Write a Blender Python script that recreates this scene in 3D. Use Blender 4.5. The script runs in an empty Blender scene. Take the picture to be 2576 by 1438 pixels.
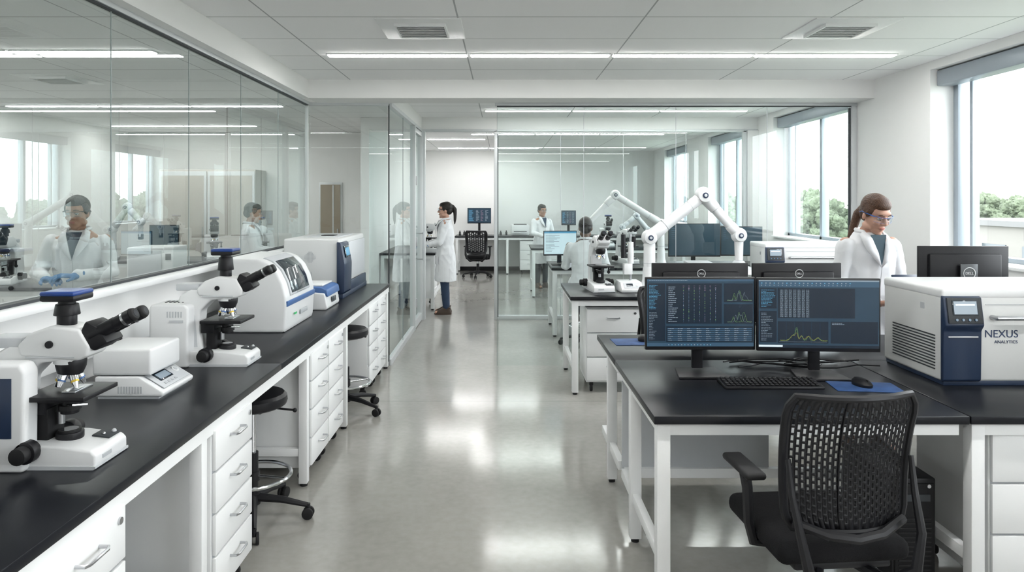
import bpy,bmesh,math,random
from mathutils import Vector as V, Matrix, Euler, noise
random.seed(7)
scene=bpy.context.scene
COL=scene.collection
pi=math.pi
try:
    scene.view_settings.view_transform='Standard'
except Exception: pass
# ------------------------------------------------------------------ materials
MATS={}
def mat(name,col,rough=.5,metal=0,var=.04,scale=8,emit=0,bump=0,spec=.5,coat=0,stretch=None,bdist=.01):
    if name in MATS: return MATS[name]
    m=bpy.data.materials.new(name); m.use_nodes=True; nt=m.node_tree; N=nt.nodes; L=nt.links
    b=N['Principled BSDF']; b.inputs['Roughness'].default_value=rough; b.inputs['Metallic'].default_value=metal
    b.inputs['Specular IOR Level'].default_value=spec
    b.inputs['Coat Weight'].default_value=coat
    tc=N.new('ShaderNodeTexCoord'); no=N.new('ShaderNodeTexNoise'); no.inputs['Scale'].default_value=scale; no.inputs['Detail'].default_value=3
    if stretch:
        mp=N.new('ShaderNodeMapping'); mp.inputs['Scale'].default_value=stretch; L.new(tc.outputs['Object'],mp.inputs[0]); L.new(mp.outputs[0],no.inputs['Vector'])
    else: L.new(tc.outputs['Object'],no.inputs['Vector'])
    mx=N.new('ShaderNodeMix'); mx.data_type='RGBA'
    c=V(col); lo=[max(0,x*(1-var)) for x in c]; hi=[min(1,x*(1+var)) for x in c]
    mx.inputs[6].default_value=(*lo,1); mx.inputs[7].default_value=(*hi,1)
    L.new(no.outputs['Fac'],mx.inputs[0]); L.new(mx.outputs[2],b.inputs['Base Color'])
    if emit:
        L.new(mx.outputs[2],b.inputs['Emission Color']); b.inputs['Emission Strength'].default_value=emit
    if bump:
        bp=N.new('ShaderNodeBump'); bp.inputs['Strength'].default_value=bump; bp.inputs['Distance'].default_value=bdist
        L.new(no.outputs['Fac'],bp.inputs['Height']); L.new(bp.outputs[0],b.inputs['Normal'])
    MATS[name]=m; return m
wall=mat('wall_paint',(.80,.80,.79),.7,var=.015,scale=2)
whitem=mat('white_powdercoat',(.82,.83,.83),.35,var=.015)
plast=mat('white_plastic',(.72,.73,.735),.32,var=.02)
plast2=mat('light_grey_plastic',(.52,.54,.56),.4,var=.03)
cream=mat('cream_panel',(.62,.63,.625),.4,var=.02)
greyp=mat('grey_panel',(.44,.46,.48),.5,var=.03)
top=mat('black_epoxy',(.008,.009,.012),.30,var=.25,scale=30,spec=.28)
blk=mat('black_plastic',(.009,.009,.011),.42,var=.1,spec=.33)
blkm=mat('black_matte',(.007,.007,.008),.7,var=.1,spec=.3)
rub=mat('black_rubber',(.011,.011,.012),.6,spec=.35)
navy=mat('navy_panel',(.016,.030,.066),.35,var=.05)
blue=mat('blue_plastic',(.015,.05,.22),.3)
blue2=mat('light_blue_plastic',(.06,.14,.34),.35)
chrome=mat('chrome',(.75,.76,.78),.15,1)
steel=mat('brushed_steel',(.55,.56,.58),.3,1)
alum=mat('window_aluminium',(.32,.36,.40),.4,.3,var=.03)
alu2=mat('partition_aluminium',(.60,.62,.63),.4,.2,var=.03)
dark=mat('dark_gap',(.03,.035,.04),.6)
joint_m=mat('glass_joint',(.24,.28,.28),.4)
lensm=mat('dark_lens',(.01,.012,.02),.05,coat=1)
smoke=mat('smoked_window',(.02,.03,.04),.08,coat=.6)
green=mat('green_label',(.05,.45,.15),.5)
tube_l=mat('led_diffuser',(1,.99,.97),.5,var=0,emit=52)
brass=mat('brass_yellow',(.7,.5,.08),.3,.6)
fabric=mat('black_fabric',(.009,.009,.010),.9,var=.3,scale=200,bump=.3,spec=.2)
coatm=mat('lab_coat_cotton',(.72,.73,.75),.85,var=.03,scale=6,bump=.3)
skin=mat('skin_light',(.50,.285,.21),.5,var=.08,scale=20)
skin2=mat('skin_tan',(.38,.21,.14),.5,var=.06,scale=20)
skin3=mat('skin_brown',(.12,.065,.04),.5,var=.06,scale=20)
hairb=mat('brown_hair',(.075,.035,.019),.5,var=.75,scale=1,stretch=(260,40,90),bump=.6,spec=.35)
hairk=mat('black_hair',(.013,.010,.008),.45,var=.5,scale=1,stretch=(260,40,90),bump=.4,spec=.35)
jean=mat('blue_denim',(.022,.042,.085),.85,var=.2,scale=60)
trou=mat('dark_trousers',(.03,.035,.045),.8)
shoem=mat('brown_leather_shoe',(.05,.03,.02),.5)
shirt=mat('navy_shirt',(.03,.05,.08),.8)
shirt2=mat('teal_shirt',(.04,.07,.09),.8)
glove=mat('blue_nitrile',(.03,.15,.34),.5)
lips=mat('lips',(.42,.16,.13),.45)
eyew=mat('eye_white',(.6,.6,.6),.2)
iris=mat('eye_iris',(.05,.035,.02),.15)
bluef=mat('safety_frame_blue',(.02,.12,.45),.3)
paper=mat('notice_paper',(.8,.8,.78),.8)
navytxt=mat('navy_print',(.02,.04,.10),.5,var=0)
padb=mat('mousepad_blue',(.025,.07,.20),.7,var=.6,scale=14)
ubg=mat('ui_background',(.012,.028,.046),.25,var=.1,emit=.9)
upan=mat('ui_panel',(.006,.012,.022),.25,var=.1,emit=.7)
uidle=mat('ui_idle_teal',(.010,.028,.042),.2,var=.15,scale=3,emit=.6)
ubar=mat('ui_bar',(.028,.062,.10),.25,emit=.6)
ucy=mat('ui_cyan',(.06,.20,.32),.3,emit=.8)
ugr=mat('ui_green',(.12,.24,.07),.3,emit=.7)
ugy=mat('ui_grey',(.15,.19,.225),.3,emit=.7)
uwh=mat('ui_white',(.50,.57,.60),.3,emit=.6)
umg=mat('ui_magenta',(.12,.085,.125),.3,emit=.7)
ulb=mat('ui_lightblue',(.50,.62,.67),.3,emit=.5)
def glassmat(name,tint,base,gain):
    m=bpy.data.materials.new(name); m.use_nodes=True; nt=m.node_tree; N=nt.nodes; L=nt.links
    N.remove(N['Principled BSDF']); out=N['Material Output']
    lw=N.new('ShaderNodeLayerWeight'); lw.inputs['Blend'].default_value=.5
    p=N.new('ShaderNodeMath'); p.operation='POWER'; p.inputs[1].default_value=4.0; L.new(lw.outputs['Facing'],p.inputs[0])
    mm=N.new('ShaderNodeMath'); mm.operation='MULTIPLY_ADD'; mm.inputs[1].default_value=gain; mm.inputs[2].default_value=base; mm.use_clamp=True
    L.new(p.outputs[0],mm.inputs[0])
    t=N.new('ShaderNodeBsdfTransparent'); t.inputs[0].default_value=(*tint,1)
    g=N.new('ShaderNodeBsdfGlossy'); g.inputs['Roughness'].default_value=0.0; g.inputs['Color'].default_value=(.95,1,.99,1)
    mx=N.new('ShaderNodeMixShader'); L.new(mm.outputs[0],mx.inputs[0]); L.new(t.outputs[0],mx.inputs[1]); L.new(g.outputs[0],mx.inputs[2])
    L.new(mx.outputs[0],out.inputs[0]); return m
glassP=glassmat('partition_glass',(.92,.97,.96),.05,.8)
glassL=glassmat('side_glass',(.82,.88,.865),.17,.9)
glassW=glassmat('window_glass',(.95,.98,.98),.04,.6)
glassG=glassmat('clear_lens',(.88,.93,.97),.02,.15)
def floormat():
    m=bpy.data.materials.new('polished_concrete'); m.use_nodes=True; nt=m.node_tree; N=nt.nodes; L=nt.links
    b=N['Principled BSDF']
    tc=N.new('ShaderNodeTexCoord')
    n1=N.new('ShaderNodeTexNoise'); n1.inputs['Scale'].default_value=1.0; n1.inputs['Detail'].default_value=8; n1.inputs['Roughness'].default_value=.6
    L.new(tc.outputs['Object'],n1.inputs['Vector'])
    n3=N.new('ShaderNodeTexNoise'); n3.inputs['Scale'].default_value=22; n3.inputs['Detail'].default_value=5
    L.new(tc.outputs['Object'],n3.inputs['Vector'])
    r=N.new('ShaderNodeValToRGB'); r.color_ramp.elements[0].position=.3; r.color_ramp.elements[0].color=(.275,.266,.245,1)
    r.color_ramp.elements[1].position=.70; r.color_ramp.elements[1].color=(.355,.345,.322,1)
    L.new(n1.outputs['Fac'],r.inputs[0])
    ov=N.new('ShaderNodeMix'); ov.data_type='RGBA'; ov.blend_type='SOFT_LIGHT'; ov.inputs[0].default_value=.18; L.new(r.outputs[0],ov.inputs[6]); L.new(n3.outputs['Fac'],ov.inputs[7])
    sx=N.new('ShaderNodeSeparateXYZ'); L.new(tc.outputs['Object'],sx.inputs[0])
    a=N.new('ShaderNodeMath'); a.operation='SUBTRACT'; a.inputs[1].default_value=5.84; L.new(sx.outputs['Y'],a.inputs[0])
    pp=N.new('ShaderNodeMath'); pp.operation='PINGPONG'; pp.inputs[1].default_value=4.0; L.new(a.outputs[0],pp.inputs[0])
    c=N.new('ShaderNodeMath'); c.operation='LESS_THAN'; c.inputs[1].default_value=.004; L.new(pp.outputs[0],c.inputs[0])
    m2=N.new('ShaderNodeMix'); m2.data_type='RGBA'; m2.inputs[7].default_value=(.14,.14,.13,1)
    L.new(c.outputs[0],m2.inputs[0]); L.new(ov.outputs[2],m2.inputs[6]); L.new(m2.outputs[2],b.inputs['Base Color'])
    mr=N.new('ShaderNodeMapRange'); mr.inputs[1].default_value=.3; mr.inputs[2].default_value=.7; mr.inputs[3].default_value=.11; mr.inputs[4].default_value=.16; L.new(n1.outputs['Fac'],mr.inputs[0])
    L.new(mr.outputs[0],b.inputs['Roughness']); b.inputs['Specular IOR Level'].default_value=.75
    return m
def ceilmat():
    m=bpy.data.materials.new('ceiling_tiles'); m.use_nodes=True; nt=m.node_tree; N=nt.nodes; L=nt.links
    b=N['Principled BSDF']; b.inputs['Roughness'].default_value=.8
    tc=N.new('ShaderNodeTexCoord'); mp=N.new('ShaderNodeMapping'); mp.inputs['Location'].default_value=(.29+12,-6.83+12,0)
    br=N.new('ShaderNodeTexBrick'); br.offset=0; br.inputs['Scale'].default_value=1; br.inputs['Brick Width'].default_value=1.2; br.inputs['Row Height'].default_value=.6
    br.inputs['Mortar Size'].default_value=.006; br.inputs['Mortar Smooth'].default_value=.2
    br.inputs['Color1'].default_value=(.91,.91,.91,1); br.inputs['Color2'].default_value=(.93,.93,.93,1); br.inputs['Mortar'].default_value=(.44,.45,.46,1)
    L.new(tc.outputs['Object'],mp.inputs[0]); L.new(mp.outputs[0],br.inputs['Vector']); L.new(br.outputs['Color'],b.inputs['Base Color'])
    return m
floorm=floormat(); ceilm=ceilmat()
# ------------------------------------------------------------------ geometry builder
class G:
    def __init__(s): s.bm=bmesh.new(); s.mats=[]; s.M=Matrix.Identity(4)
    def add(s,bm,m):
        if m not in s.mats: s.mats.append(m)
        i=s.mats.index(m)
        for f in bm.faces: f.material_index=i
        bm.transform(s.M)
        me=bpy.data.meshes.new('t'); bm.to_mesh(me); bm.free(); s.bm.from_mesh(me); bpy.data.meshes.remove(me); return s
    def box(s,c,sz,m,bev=0,rot=None,seg=2):
        b=bmesh.new(); bmesh.ops.create_cube(b,size=1)
        for v in b.verts: v.co=V((v.co.x*sz[0],v.co.y*sz[1],v.co.z*sz[2]))
        if bev: bmesh.ops.bevel(b,geom=b.edges[:],offset=min(bev,min(sz)*.49),segments=seg,profile=.5,affect='EDGES')
        R=Euler(rot).to_matrix().to_4x4() if rot else Matrix.Identity(4)
        b.transform(Matrix.Translation(c)@R); return s.add(b,m)
    def cyl(s,p0,p1,r0,m,r1=None,seg=20,bev=0):
        p0=V(p0);p1=V(p1); d=p1-p0; L=d.length; r1=r0 if r1 is None else r1
        b=bmesh.new(); bmesh.ops.create_cone(b,cap_ends=True,segments=seg,radius1=r0,radius2=r1,depth=L)
        if bev:
            es=[e for e in b.edges if abs(e.verts[0].co.z-e.verts[1].co.z)<1e-6]
            bmesh.ops.bevel(b,geom=es,offset=bev,segments=2,profile=.5,affect='EDGES')
        b.transform(Matrix.Translation((p0+p1)/2)@d.to_track_quat('Z','Y').to_matrix().to_4x4()); return s.add(b,m)
    def sph(s,c,r,m,seg=16,rot=None):
        if not hasattr(r,'__len__'): r=(r,r,r)
        b=bmesh.new(); bmesh.ops.create_uvsphere(b,u_segments=seg,v_segments=max(6,seg*2//3),radius=1)
        R=Euler(rot).to_matrix().to_4x4() if rot else Matrix.Identity(4)
        b.transform(Matrix.Translation(c)@R@Matrix.Diagonal((*r,1))); return s.add(b,m)
    def cap(s,a,b_,ra,rb,m,seg=14):
        s.sph(a,ra,m,seg); s.sph(b_,rb,m,seg); return s.cyl(a,b_,ra,m,rb,seg)
    def prism(s,pts,ax,a0,a1,m,bev=0,seg=2):
        b=bmesh.new()
        def mk(p,a): return (a,p[0],p[1]) if ax=='x' else ((p[0],a,p[1]) if ax=='y' else (p[0],p[1],a))
        v0=[b.verts.new(mk(p,a0)) for p in pts]; v1=[b.verts.new(mk(p,a1)) for p in pts]; n=len(pts)
        b.faces.new(v0); b.faces.new(v1[::-1])
        for i in range(n): b.faces.new((v0[i],v1[i],v1[(i+1)%n],v0[(i+1)%n]))
        bmesh.ops.recalc_face_normals(b,faces=b.faces)
        if bev: bmesh.ops.bevel(b,geom=b.edges[:],offset=bev,segments=seg,profile=.5,affect='EDGES')
        return s.add(b,m)
    def lathe(s,prof,m,c=(0,0,0),rot=None,seg=28):
        b=bmesh.new(); rings=[]
        for r,z in prof: rings.append([b.verts.new((max(r,1e-4)*math.cos(2*pi*i/seg),max(r,1e-4)*math.sin(2*pi*i/seg),z)) for i in range(seg)])
        for a,c2 in zip(rings,rings[1:]):
            for i in range(seg): b.faces.new((a[i],a[(i+1)%seg],c2[(i+1)%seg],c2[i]))
        b.faces.new(rings[0][::-1]); b.faces.new(rings[-1]); bmesh.ops.recalc_face_normals(b,faces=b.faces)
        R=Euler(rot).to_matrix().to_4x4() if rot else Matrix.Identity(4)
        b.transform(Matrix.Translation(c)@R); return s.add(b,m)
    def loft(s,rings,m,seg=28,p=2.0):
        b=bmesh.new(); rs=[]
        for (cx,cy,cz,rx,ry) in rings:
            l=[]
            for i in range(seg):
                t=2*pi*i/seg; ct,st=math.cos(t),math.sin(t)
                l.append(b.verts.new((cx+rx*abs(ct)**(2/p)*(1 if ct>=0 else -1),cy+ry*abs(st)**(2/p)*(1 if st>=0 else -1),cz)))
            rs.append(l)
        for a,c2 in zip(rs,rs[1:]):
            for i in range(seg): b.faces.new((a[i],a[(i+1)%seg],c2[(i+1)%seg],c2[i]))
        b.faces.new(rs[0][::-1]); b.faces.new(rs[-1]); bmesh.ops.recalc_face_normals(b,faces=b.faces)
        return s.add(b,m)
    def tube(s,pts,r,m,seg=8,closed=False):
        pts=[V(p) for p in pts]; n=len(pts); b=bmesh.new(); rs=[]
        rr=r if hasattr(r,'__len__') else [r]*n
        def tan(i):
            if closed: return (pts[(i+1)%n]-pts[i-1]).normalized()
            return (pts[min(i+1,n-1)]-pts[max(i-1,0)]).normalized()
        t=tan(0); u=t.orthogonal().normalized()
        for i in range(n):
            t2=tan(i); u=(u-t2*u.dot(t2)).normalized(); w=t2.cross(u)
            rs.append([b.verts.new(pts[i]+(u*math.cos(2*pi*k/seg)+w*math.sin(2*pi*k/seg))*rr[i]) for k in range(seg)])
        for i in range(n if closed else n-1):
            a=rs[i]; c=rs[(i+1)%n]
            for k in range(seg): b.faces.new((a[k],a[(k+1)%seg],c[(k+1)%seg],c[k]))
        if not closed: b.faces.new(rs[0][::-1]); b.faces.new(rs[-1])
        bmesh.ops.recalc_face_normals(b,faces=b.faces); return s.add(b,m)
    def quad(s,p,m):
        b=bmesh.new(); b.faces.new([b.verts.new(q) for q in p]); return s.add(b,m)
    def ring(s,c,R,r,m,seg=36):
        c=V(c); return s.tube([c+V((R*math.cos(2*pi*i/seg),R*math.sin(2*pi*i/seg),0)) for i in range(seg)],r,m,8,True)
    def mesh(s,name,sharp=38):
        me=bpy.data.meshes.new(name); s.bm.to_mesh(me); s.bm.free()
        for m in s.mats: me.materials.append(m)
        for p in me.polygons: p.use_smooth=True
        if sharp: me.set_sharp_from_angle(angle=math.radians(sharp))
        return me
def props(o,label,cat,group=None,kind=None):
    if label: o['label']=label
    if cat: o['category']=cat
    if group: o['group']=group
    if kind: o['kind']=kind
def thing(name,label,cat,loc,rot=0,group=None):
    o=bpy.data.objects.new(name,None); o.empty_display_size=.1; COL.objects.link(o); o.location=loc; o.rotation_euler=(0,0,rot); props(o,label,cat,group); return o
def part(par,name,g,label=None,loc=None,rot=None):
    o=bpy.data.objects.new(name,g.mesh(name) if isinstance(g,G) else g); COL.objects.link(o)
    if par: o.parent=par
    if loc: o.location=loc
    if rot: o.rotation_euler=rot
    if label: o['label']=label
    return o
def solo(name,g,label,cat,loc=(0,0,0),rot=0,group=None):
    o=part(None,name,g,None,loc,(0,0,rot)); props(o,label,cat,group); return o
def struct(name,g,label=None):
    o=part(None,name,g); o['kind']='structure'; o['label']=label or name.replace('_',' '); return o
def dup(root,loc,rot=None,label=None,scale=None,group=None):
    def rec(o,par):
        c=o.copy(); COL.objects.link(c)
        if par: c.parent=par
        for ch in o.children: rec(ch,c)
        return c
    c=rec(root,None); c.location=loc
    if rot is not None: c.rotation_euler=(0,0,rot)
    if label: c['label']=label
    if scale: c.scale=scale
    if group: c['group']=group; root['group']=group
    return c
def text_mesh(body,width,m,ext=.0006,align='CENTER'):
    cu=bpy.data.curves.new('txt','FONT'); cu.body=body; cu.align_x=align; cu.align_y='CENTER'; cu.extrude=.005
    o=bpy.data.objects.new('txt',cu); COL.objects.link(o); bpy.context.view_layer.update()
    me=bpy.data.meshes.new_from_object(o.evaluated_get(bpy.context.evaluated_depsgraph_get()))
    bpy.data.objects.remove(o); xs=[v.co.x for v in me.vertices]; k=width/(max(xs)-min(xs))
    for v in me.vertices: v.co=V((v.co.x*k,v.co.y*k,v.co.z/.005*ext))
    me.materials.clear(); me.materials.append(m); return me
def text_part(par,name,body,width,loc,rot,m,align='CENTER',label=None):
    return part(par,name,text_mesh(body,width,m,align=align),label,loc,rot)
def bake(g,voxel,m,name,smooth=3,fold=0):
    me=g.mesh('tmp'); o=bpy.data.objects.new('tmp',me); COL.objects.link(o)
    r=o.modifiers.new('r','REMESH'); r.mode='VOXEL'; r.voxel_size=voxel
    s=o.modifiers.new('s','SMOOTH'); s.factor=.5; s.iterations=smooth
    bpy.context.view_layer.update()
    me2=bpy.data.meshes.new_from_object(o.evaluated_get(bpy.context.evaluated_depsgraph_get()))
    bpy.data.objects.remove(o); me2.name=name; me2.materials.clear(); me2.materials.append(m)
    if fold:
        nn=[(v.co.copy(),v.normal.copy()) for v in me2.vertices]
        for v,(c,n_) in zip(me2.vertices,nn):
            a=noise.noise(V((c.x*14,c.y*14,c.z*4.0)))+.6*(1-2*abs(noise.noise(V((c.x*12+5,c.y*12,c.z*9)))))-.3
            v.co=c+n_*a*fold
    for p in me2.polygons: p.use_smooth=True; p.material_index=0
    return me2
# ------------------------------------------------------------------ camera
cam=bpy.data.objects.new('Camera',bpy.data.cameras.new('Camera')); COL.objects.link(cam); scene.camera=cam
cam.location=(0,0,1.70); cam.rotation_euler=(pi/2,0,0); cam.data.sensor_width=36; cam.data.lens=24.32
cam.data.shift_x=.0089; cam.data.shift_y=-.0842; cam.data.clip_end=500; cam.data.clip_start=.05
# ------------------------------------------------------------------ world
w=bpy.data.worlds.new('World'); scene.world=w; w.use_nodes=True; nt=w.node_tree; N=nt.nodes; L=nt.links
bg=N['Background']; tc=N.new('ShaderNodeTexCoord'); sx=N.new('ShaderNodeSeparateXYZ'); L.new(tc.outputs['Generated'],sx.inputs[0])
cr=N.new('ShaderNodeValToRGB'); cr.color_ramp.elements[0].position=.48; cr.color_ramp.elements[0].color=(.55,.58,.58,1); cr.color_ramp.elements[1].position=.52; cr.color_ramp.elements[1].color=(.95,.97,1,1)
mr=N.new('ShaderNodeMapRange'); mr.inputs[1].default_value=-1; mr.inputs[2].default_value=1; L.new(sx.outputs['Z'],mr.inputs[0]); L.new(mr.outputs[0],cr.inputs[0]); L.new(cr.outputs[0],bg.inputs[0])
bg.inputs[1].default_value=11.0
# ------------------------------------------------------------------ room shell
XR=3.62; XL=-6.5; Y0=-3.0; Y1=16.6; ZC=2.87
g=G(); g.box(((XR+.35+XL)/2,(Y0+Y1)/2,-.05),(XR+.35-XL,Y1-Y0,.1),floorm); struct('floor',g,'polished grey concrete floor with saw-cut joints')
g=G(); g.box(((XR+.35+XL)/2,(Y0+Y1)/2,ZC+.05),(XR+.35-XL,Y1-Y0,.1),ceilm); struct('ceiling',g,'suspended ceiling of pale grey tiles')
g=G(); g.box(((XR+.35+XL)/2,Y1+.1,1.43),(XR+.35-XL,.2,3.1),wall); struct('wall_far',g,'plain white end wall')
g=G(); g.box(((XR+.35+XL)/2,Y0-.1,1.43),(XR+.35-XL,.2,3.1),wall); struct('wall_back',g)
g=G(); g.box((XL-.1,(Y0+Y1)/2,1.43),(.2,Y1-Y0+.4,3.1),wall); struct('wall_left_room',g)
wins=[(-1.4,1.4),(3.2,5.86),(7.25,9.26),(10.3,12.2),(13.6,15.5)]
g=G(); T=.35; SILL=1.2; HEAD=2.80
g.box((XR+T/2,(Y0+Y1)/2,SILL/2),(T,Y1-Y0,SILL),wall); g.box((XR+T/2,(Y0+Y1)/2,(HEAD+ZC)/2),(T,Y1-Y0,ZC-HEAD),wall)
ys=[Y0]+[a for w_ in wins for a in w_]+[Y1]
for a,b in zip(ys[::2],ys[1::2]): g.box((XR+T/2,(a+b)/2,(SILL+HEAD)/2),(T,b-a,HEAD-SILL),wall)
struct('wall_right',g,'white window wall with deep reveals')
for i,(a,b) in enumerate(wins):
    g=G(); X=XR+.24; f=.06
    for y in (a+f/2,b-f/2,(a+b)/2+.05): g.box((X,y,(SILL+HEAD)/2),(.09,f,HEAD-SILL),alum,.004)
    g.box((X,b-.20,(SILL+HEAD)/2),(.06,.035,HEAD-SILL),alum,.003)
    for z in (SILL+f/2,HEAD-f/2): g.box((X,(a+b)/2,z),(.09,b-a,f),alum,.004)
    g.box((XR+.12,(a+b)/2,HEAD-.075),(.14,b-a-.01,.13),alum,.01)
    g.box((XR+.09,(a+b)/2,SILL+.012),(.24,b-a-.002,.024),whitem,.004)
    g.quad([(X,a,SILL),(X,b,SILL),(X,b,HEAD),(X,a,HEAD)],glassW)
    struct('window_%d'%(i+1),g,'tall aluminium framed window with roller blind box')
    li=bpy.data.lights.new('portal','AREA'); li.shape='RECTANGLE'; li.size=b-a; li.size_y=HEAD-SILL
    try: li.cycles.is_portal=True
    except Exception: pass
    lo=bpy.data.objects.new('window_light_portal',li); COL.objects.link(lo); lo.location=(X+.08,(a+b)/2,(SILL+HEAD)/2); lo.rotation_euler=(pi/2,0,pi/2)
XG=-2.0; ZS=1.24; ZT=2.67
g=G(); g.box((XG-.06,2.03,ZS/2),(.12,10.06,ZS),wall); struct('wall_left',g,'low white wall below the glass partition')
g=G(); g.box((XG+.01,2.03,ZS+.012),(.20,10.06,.03),whitem,.005); g.box((XG+.035,2.03,1.02),(.07,10.0,.13),whitem,.006); struct('trim_1',g,'white sill and cable trunking along the bench wall')
g=G(); g.box((-2.0,1.9,(ZC+2.695)/2),(.2,9.75,ZC-2.695),wall); struct('trim_2',g,'white bulkhead above the glass partition')
js=[7.03-.875*i for i in range(11)]
g=G(); g.quad([(XG,js[-1],ZS),(XG,7.08,ZS),(XG,7.08,ZT),(XG,js[-1],ZT)],glassL)
for y in js[1:]: g.box((XG,y,(ZS+ZT)/2),(.004,.006,ZT-ZS),joint_m)
g.box((XG,2.0,ZT+.012),(.06,10.1,.028),alu2); g.box((XG+.004,2.0,ZT-.006),(.03,10.1,.008),dark); g.box((XG,2.0,ZS+.033),(.05,10.1,.012),dark); g.box((XG,7.06,(ZS+ZT)/2),(.03,.02,ZT-ZS),alu2)
struct('window_6',g,'long frameless glass partition beside the bench')
g=G(); g.box(((XR-1.9)/2,6.92,(ZC+2.69)/2),(XR+1.9,.36,ZC-2.69),wall); struct('trim_3',g,'white ceiling beam')
YP=7.1
g=G(); g.quad([(-2.0,YP,.0),(-1.19,YP,.0),(-1.19,YP,2.67),(-2.0,YP,2.67)],glassP)
g.box((-1.59,YP,2.68),(.84,.06,.03),alu2); g.box((-1.17,YP,1.34),(.012,.012,2.68),dark); g.box((-1.59,YP,.02),(.84,.04,.04),alu2)
g.quad([(-1.17,YP,.0),(-1.17,9.0,.0),(-1.17,9.0,2.67),(-1.17,YP,2.67)],glassP)
g.box((-1.17,8.46,2.68),(.06,2.72,.04),alu2); g.box((-1.17,8.05,.03),(.05,1.9,.06),alu2)
for y in (8.1,): g.box((-1.17,y,1.34),(.006,.006,2.66),joint_m)
struct('window_7',g,'glass corner enclosure beside the aisle')
g=G()
for y in (9.0,9.78): g.box((-1.17,y,1.34),(.07,.06,2.68),alu2,.004)
g.quad([(-1.17,9.03,.05),(-1.17,9.75,.05),(-1.17,9.75,2.6),(-1.17,9.03,2.6)],glassP)
g.box((-1.17,9.4,2.62),(.05,.7,.06),alu2); g.box((-1.17,9.4,.06),(.05,.7,.1),alu2)
for z in (.35,1.15,1.95): g.box((-1.13,9.05,z),(.02,.03,.12),steel,.003)
g.cyl((-1.11,9.66,.85),(-1.11,9.66,1.25),.012,steel); g.cyl((-1.17,9.66,.87),(-1.11,9.66,.87),.008,steel); g.cyl((-1.17,9.66,1.23),(-1.11,9.66,1.23),.008,steel)
struct('door_1',g,'glass door with steel hinges and aluminium frame')
g=G(); g.box((-1.25,8.46,(ZC+2.70)/2),(.2,2.74,ZC-2.70),wall); struct('trim_4',g,'white bulkhead above glass enclosure')
xs=[-.06,.83,1.775,2.71,3.60]
g=G(); g.quad([(xs[0],YP,.0),(xs[-1],YP,.0),(xs[-1],YP,2.66),(xs[0],YP,2.66)],glassP)
for x in xs[1:-1]: g.box((x,YP,1.33),(.005,.006,2.66),plast2)
g.box((xs[0],YP,1.33),(.003,.006,2.66),joint_m)
g.box((1.78,YP,2.675),(3.72,.07,.03),alu2,.003); g.box((1.78,YP-.01,2.655),(3.68,.03,.010),dark)
g.box((3.59,YP,1.33),(.055,.07,2.66),alu2,.003); g.box((3.555,YP,1.33),(.014,.03,2.62),dark)
struct('window_8',g,'full height frameless glass partition')
YF=9.83
g=G(); g.box(((XR-1.9)/2,YF+.1,(ZC+2.70)/2),(XR+1.9,.22,ZC-2.70),wall); struct('trim_5',g,'white header beam')
g=G(); g.quad([(-.08,YF,.05),(3.45,YF,.05),(3.45,YF,2.66),(-.08,YF,2.66)],glassP)
for x in (.82,1.71,2.6): g.box((x,YF,1.34),(.006,.012,2.62),plast2)
g.box((1.24,YF,2.68),(4.75,.07,.04),alu2,.003); g.box((1.68,YF,.03),(3.6,.06,.06),alu2,.003)
g.box((-.10,YF,1.34),(.05,.07,2.68),alu2,.003); g.box((3.43,YF,1.34),(.05,.07,2.68),alu2,.003); g.box((-.07,YF-.02,1.34),(.012,.03,2.6),dark)
g.box((-1.13,YF,1.34),(.06,.08,2.68),alu2,.003)
g.quad([(-1.9,YF,.0),(-1.16,YF,.0),(-1.16,YF,2.66),(-1.9,YF,2.66)],glassP)
struct('window_9',g,'glass partition with open doorway')
g=G(); g.box((3.54,YF,1.34),(.16,.1,2.68),wall); struct('wall_stub',g)
g=G(); g.box((-1.96,13.2,1.43),(.12,6.75,2.87),wall); struct('wall_inner_left',g)
g=G(); g.box((-4.25,12.06,1.43),(4.5,.12,2.87),wall); struct('wall_end_left',g,'white wall of the neighbouring room')
dtan=mat('door_panel_taupe',(.28,.23,.17),.4)
g=G(); g.box((-2.98,11.985,1.0),(.40,.04,2.0),alu2,.004); g.box((-2.98,11.96,.99),(.34,.03,1.94),dtan); g.box((-2.93,11.945,1.2),(.02,.02,1.5),alu2); g.cyl((-2.85,11.93,.9),(-2.85,11.93,1.2),.012,steel)
struct('door_2',g,'narrow wood-toned door')
g=G(); g.box((XR-.01,(Y0+Y1)/2,.05),(.02,Y1-Y0,.1),greyp); struct('baseboard_right',g)
g=G(); g.box((.85,Y1-.01,.05),(5.4,.02,.1),blkm); struct('baseboard_far',g)
# ------------------------------------------------------------------ ceiling lights
def light_seg(L_=1.13,wd=.080):
    t=thing('ceiling_light','slim white linear LED ceiling light, switched on','ceiling light',(0,0,ZC))
    g=G(); g.box((0,0,-.005),(L_,wd+.02,.010),whitem,.003); part(t,'housing',g)
    g=G(); g.box((0,0,-.0125),(L_-.02,wd,.005),tube_l); part(t,'diffuser',g,'glowing white diffuser'); return t
L0=light_seg(); first=True
rows=[(5.58,-1.42+.57,4),(9.05,.33,3),(2.2,-.82,4),(-1.2,-.82,4),(12.3,.0,3),(13.3,-.9,1),(15.6,-.9,2),
      (5.45,-5.6,3),(8.6,-5.6,3),(10.9,-5.6,2),(2.2,-5.6,3)]
for (y,x0,n) in rows:
    for k in range(n):
        if first: L0.location=(x0,y,ZC); first=False; continue
        dup(L0,(x0+1.15*k,y,ZC),group='linear ceiling lights')
L0['group']='linear ceiling lights'
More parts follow.
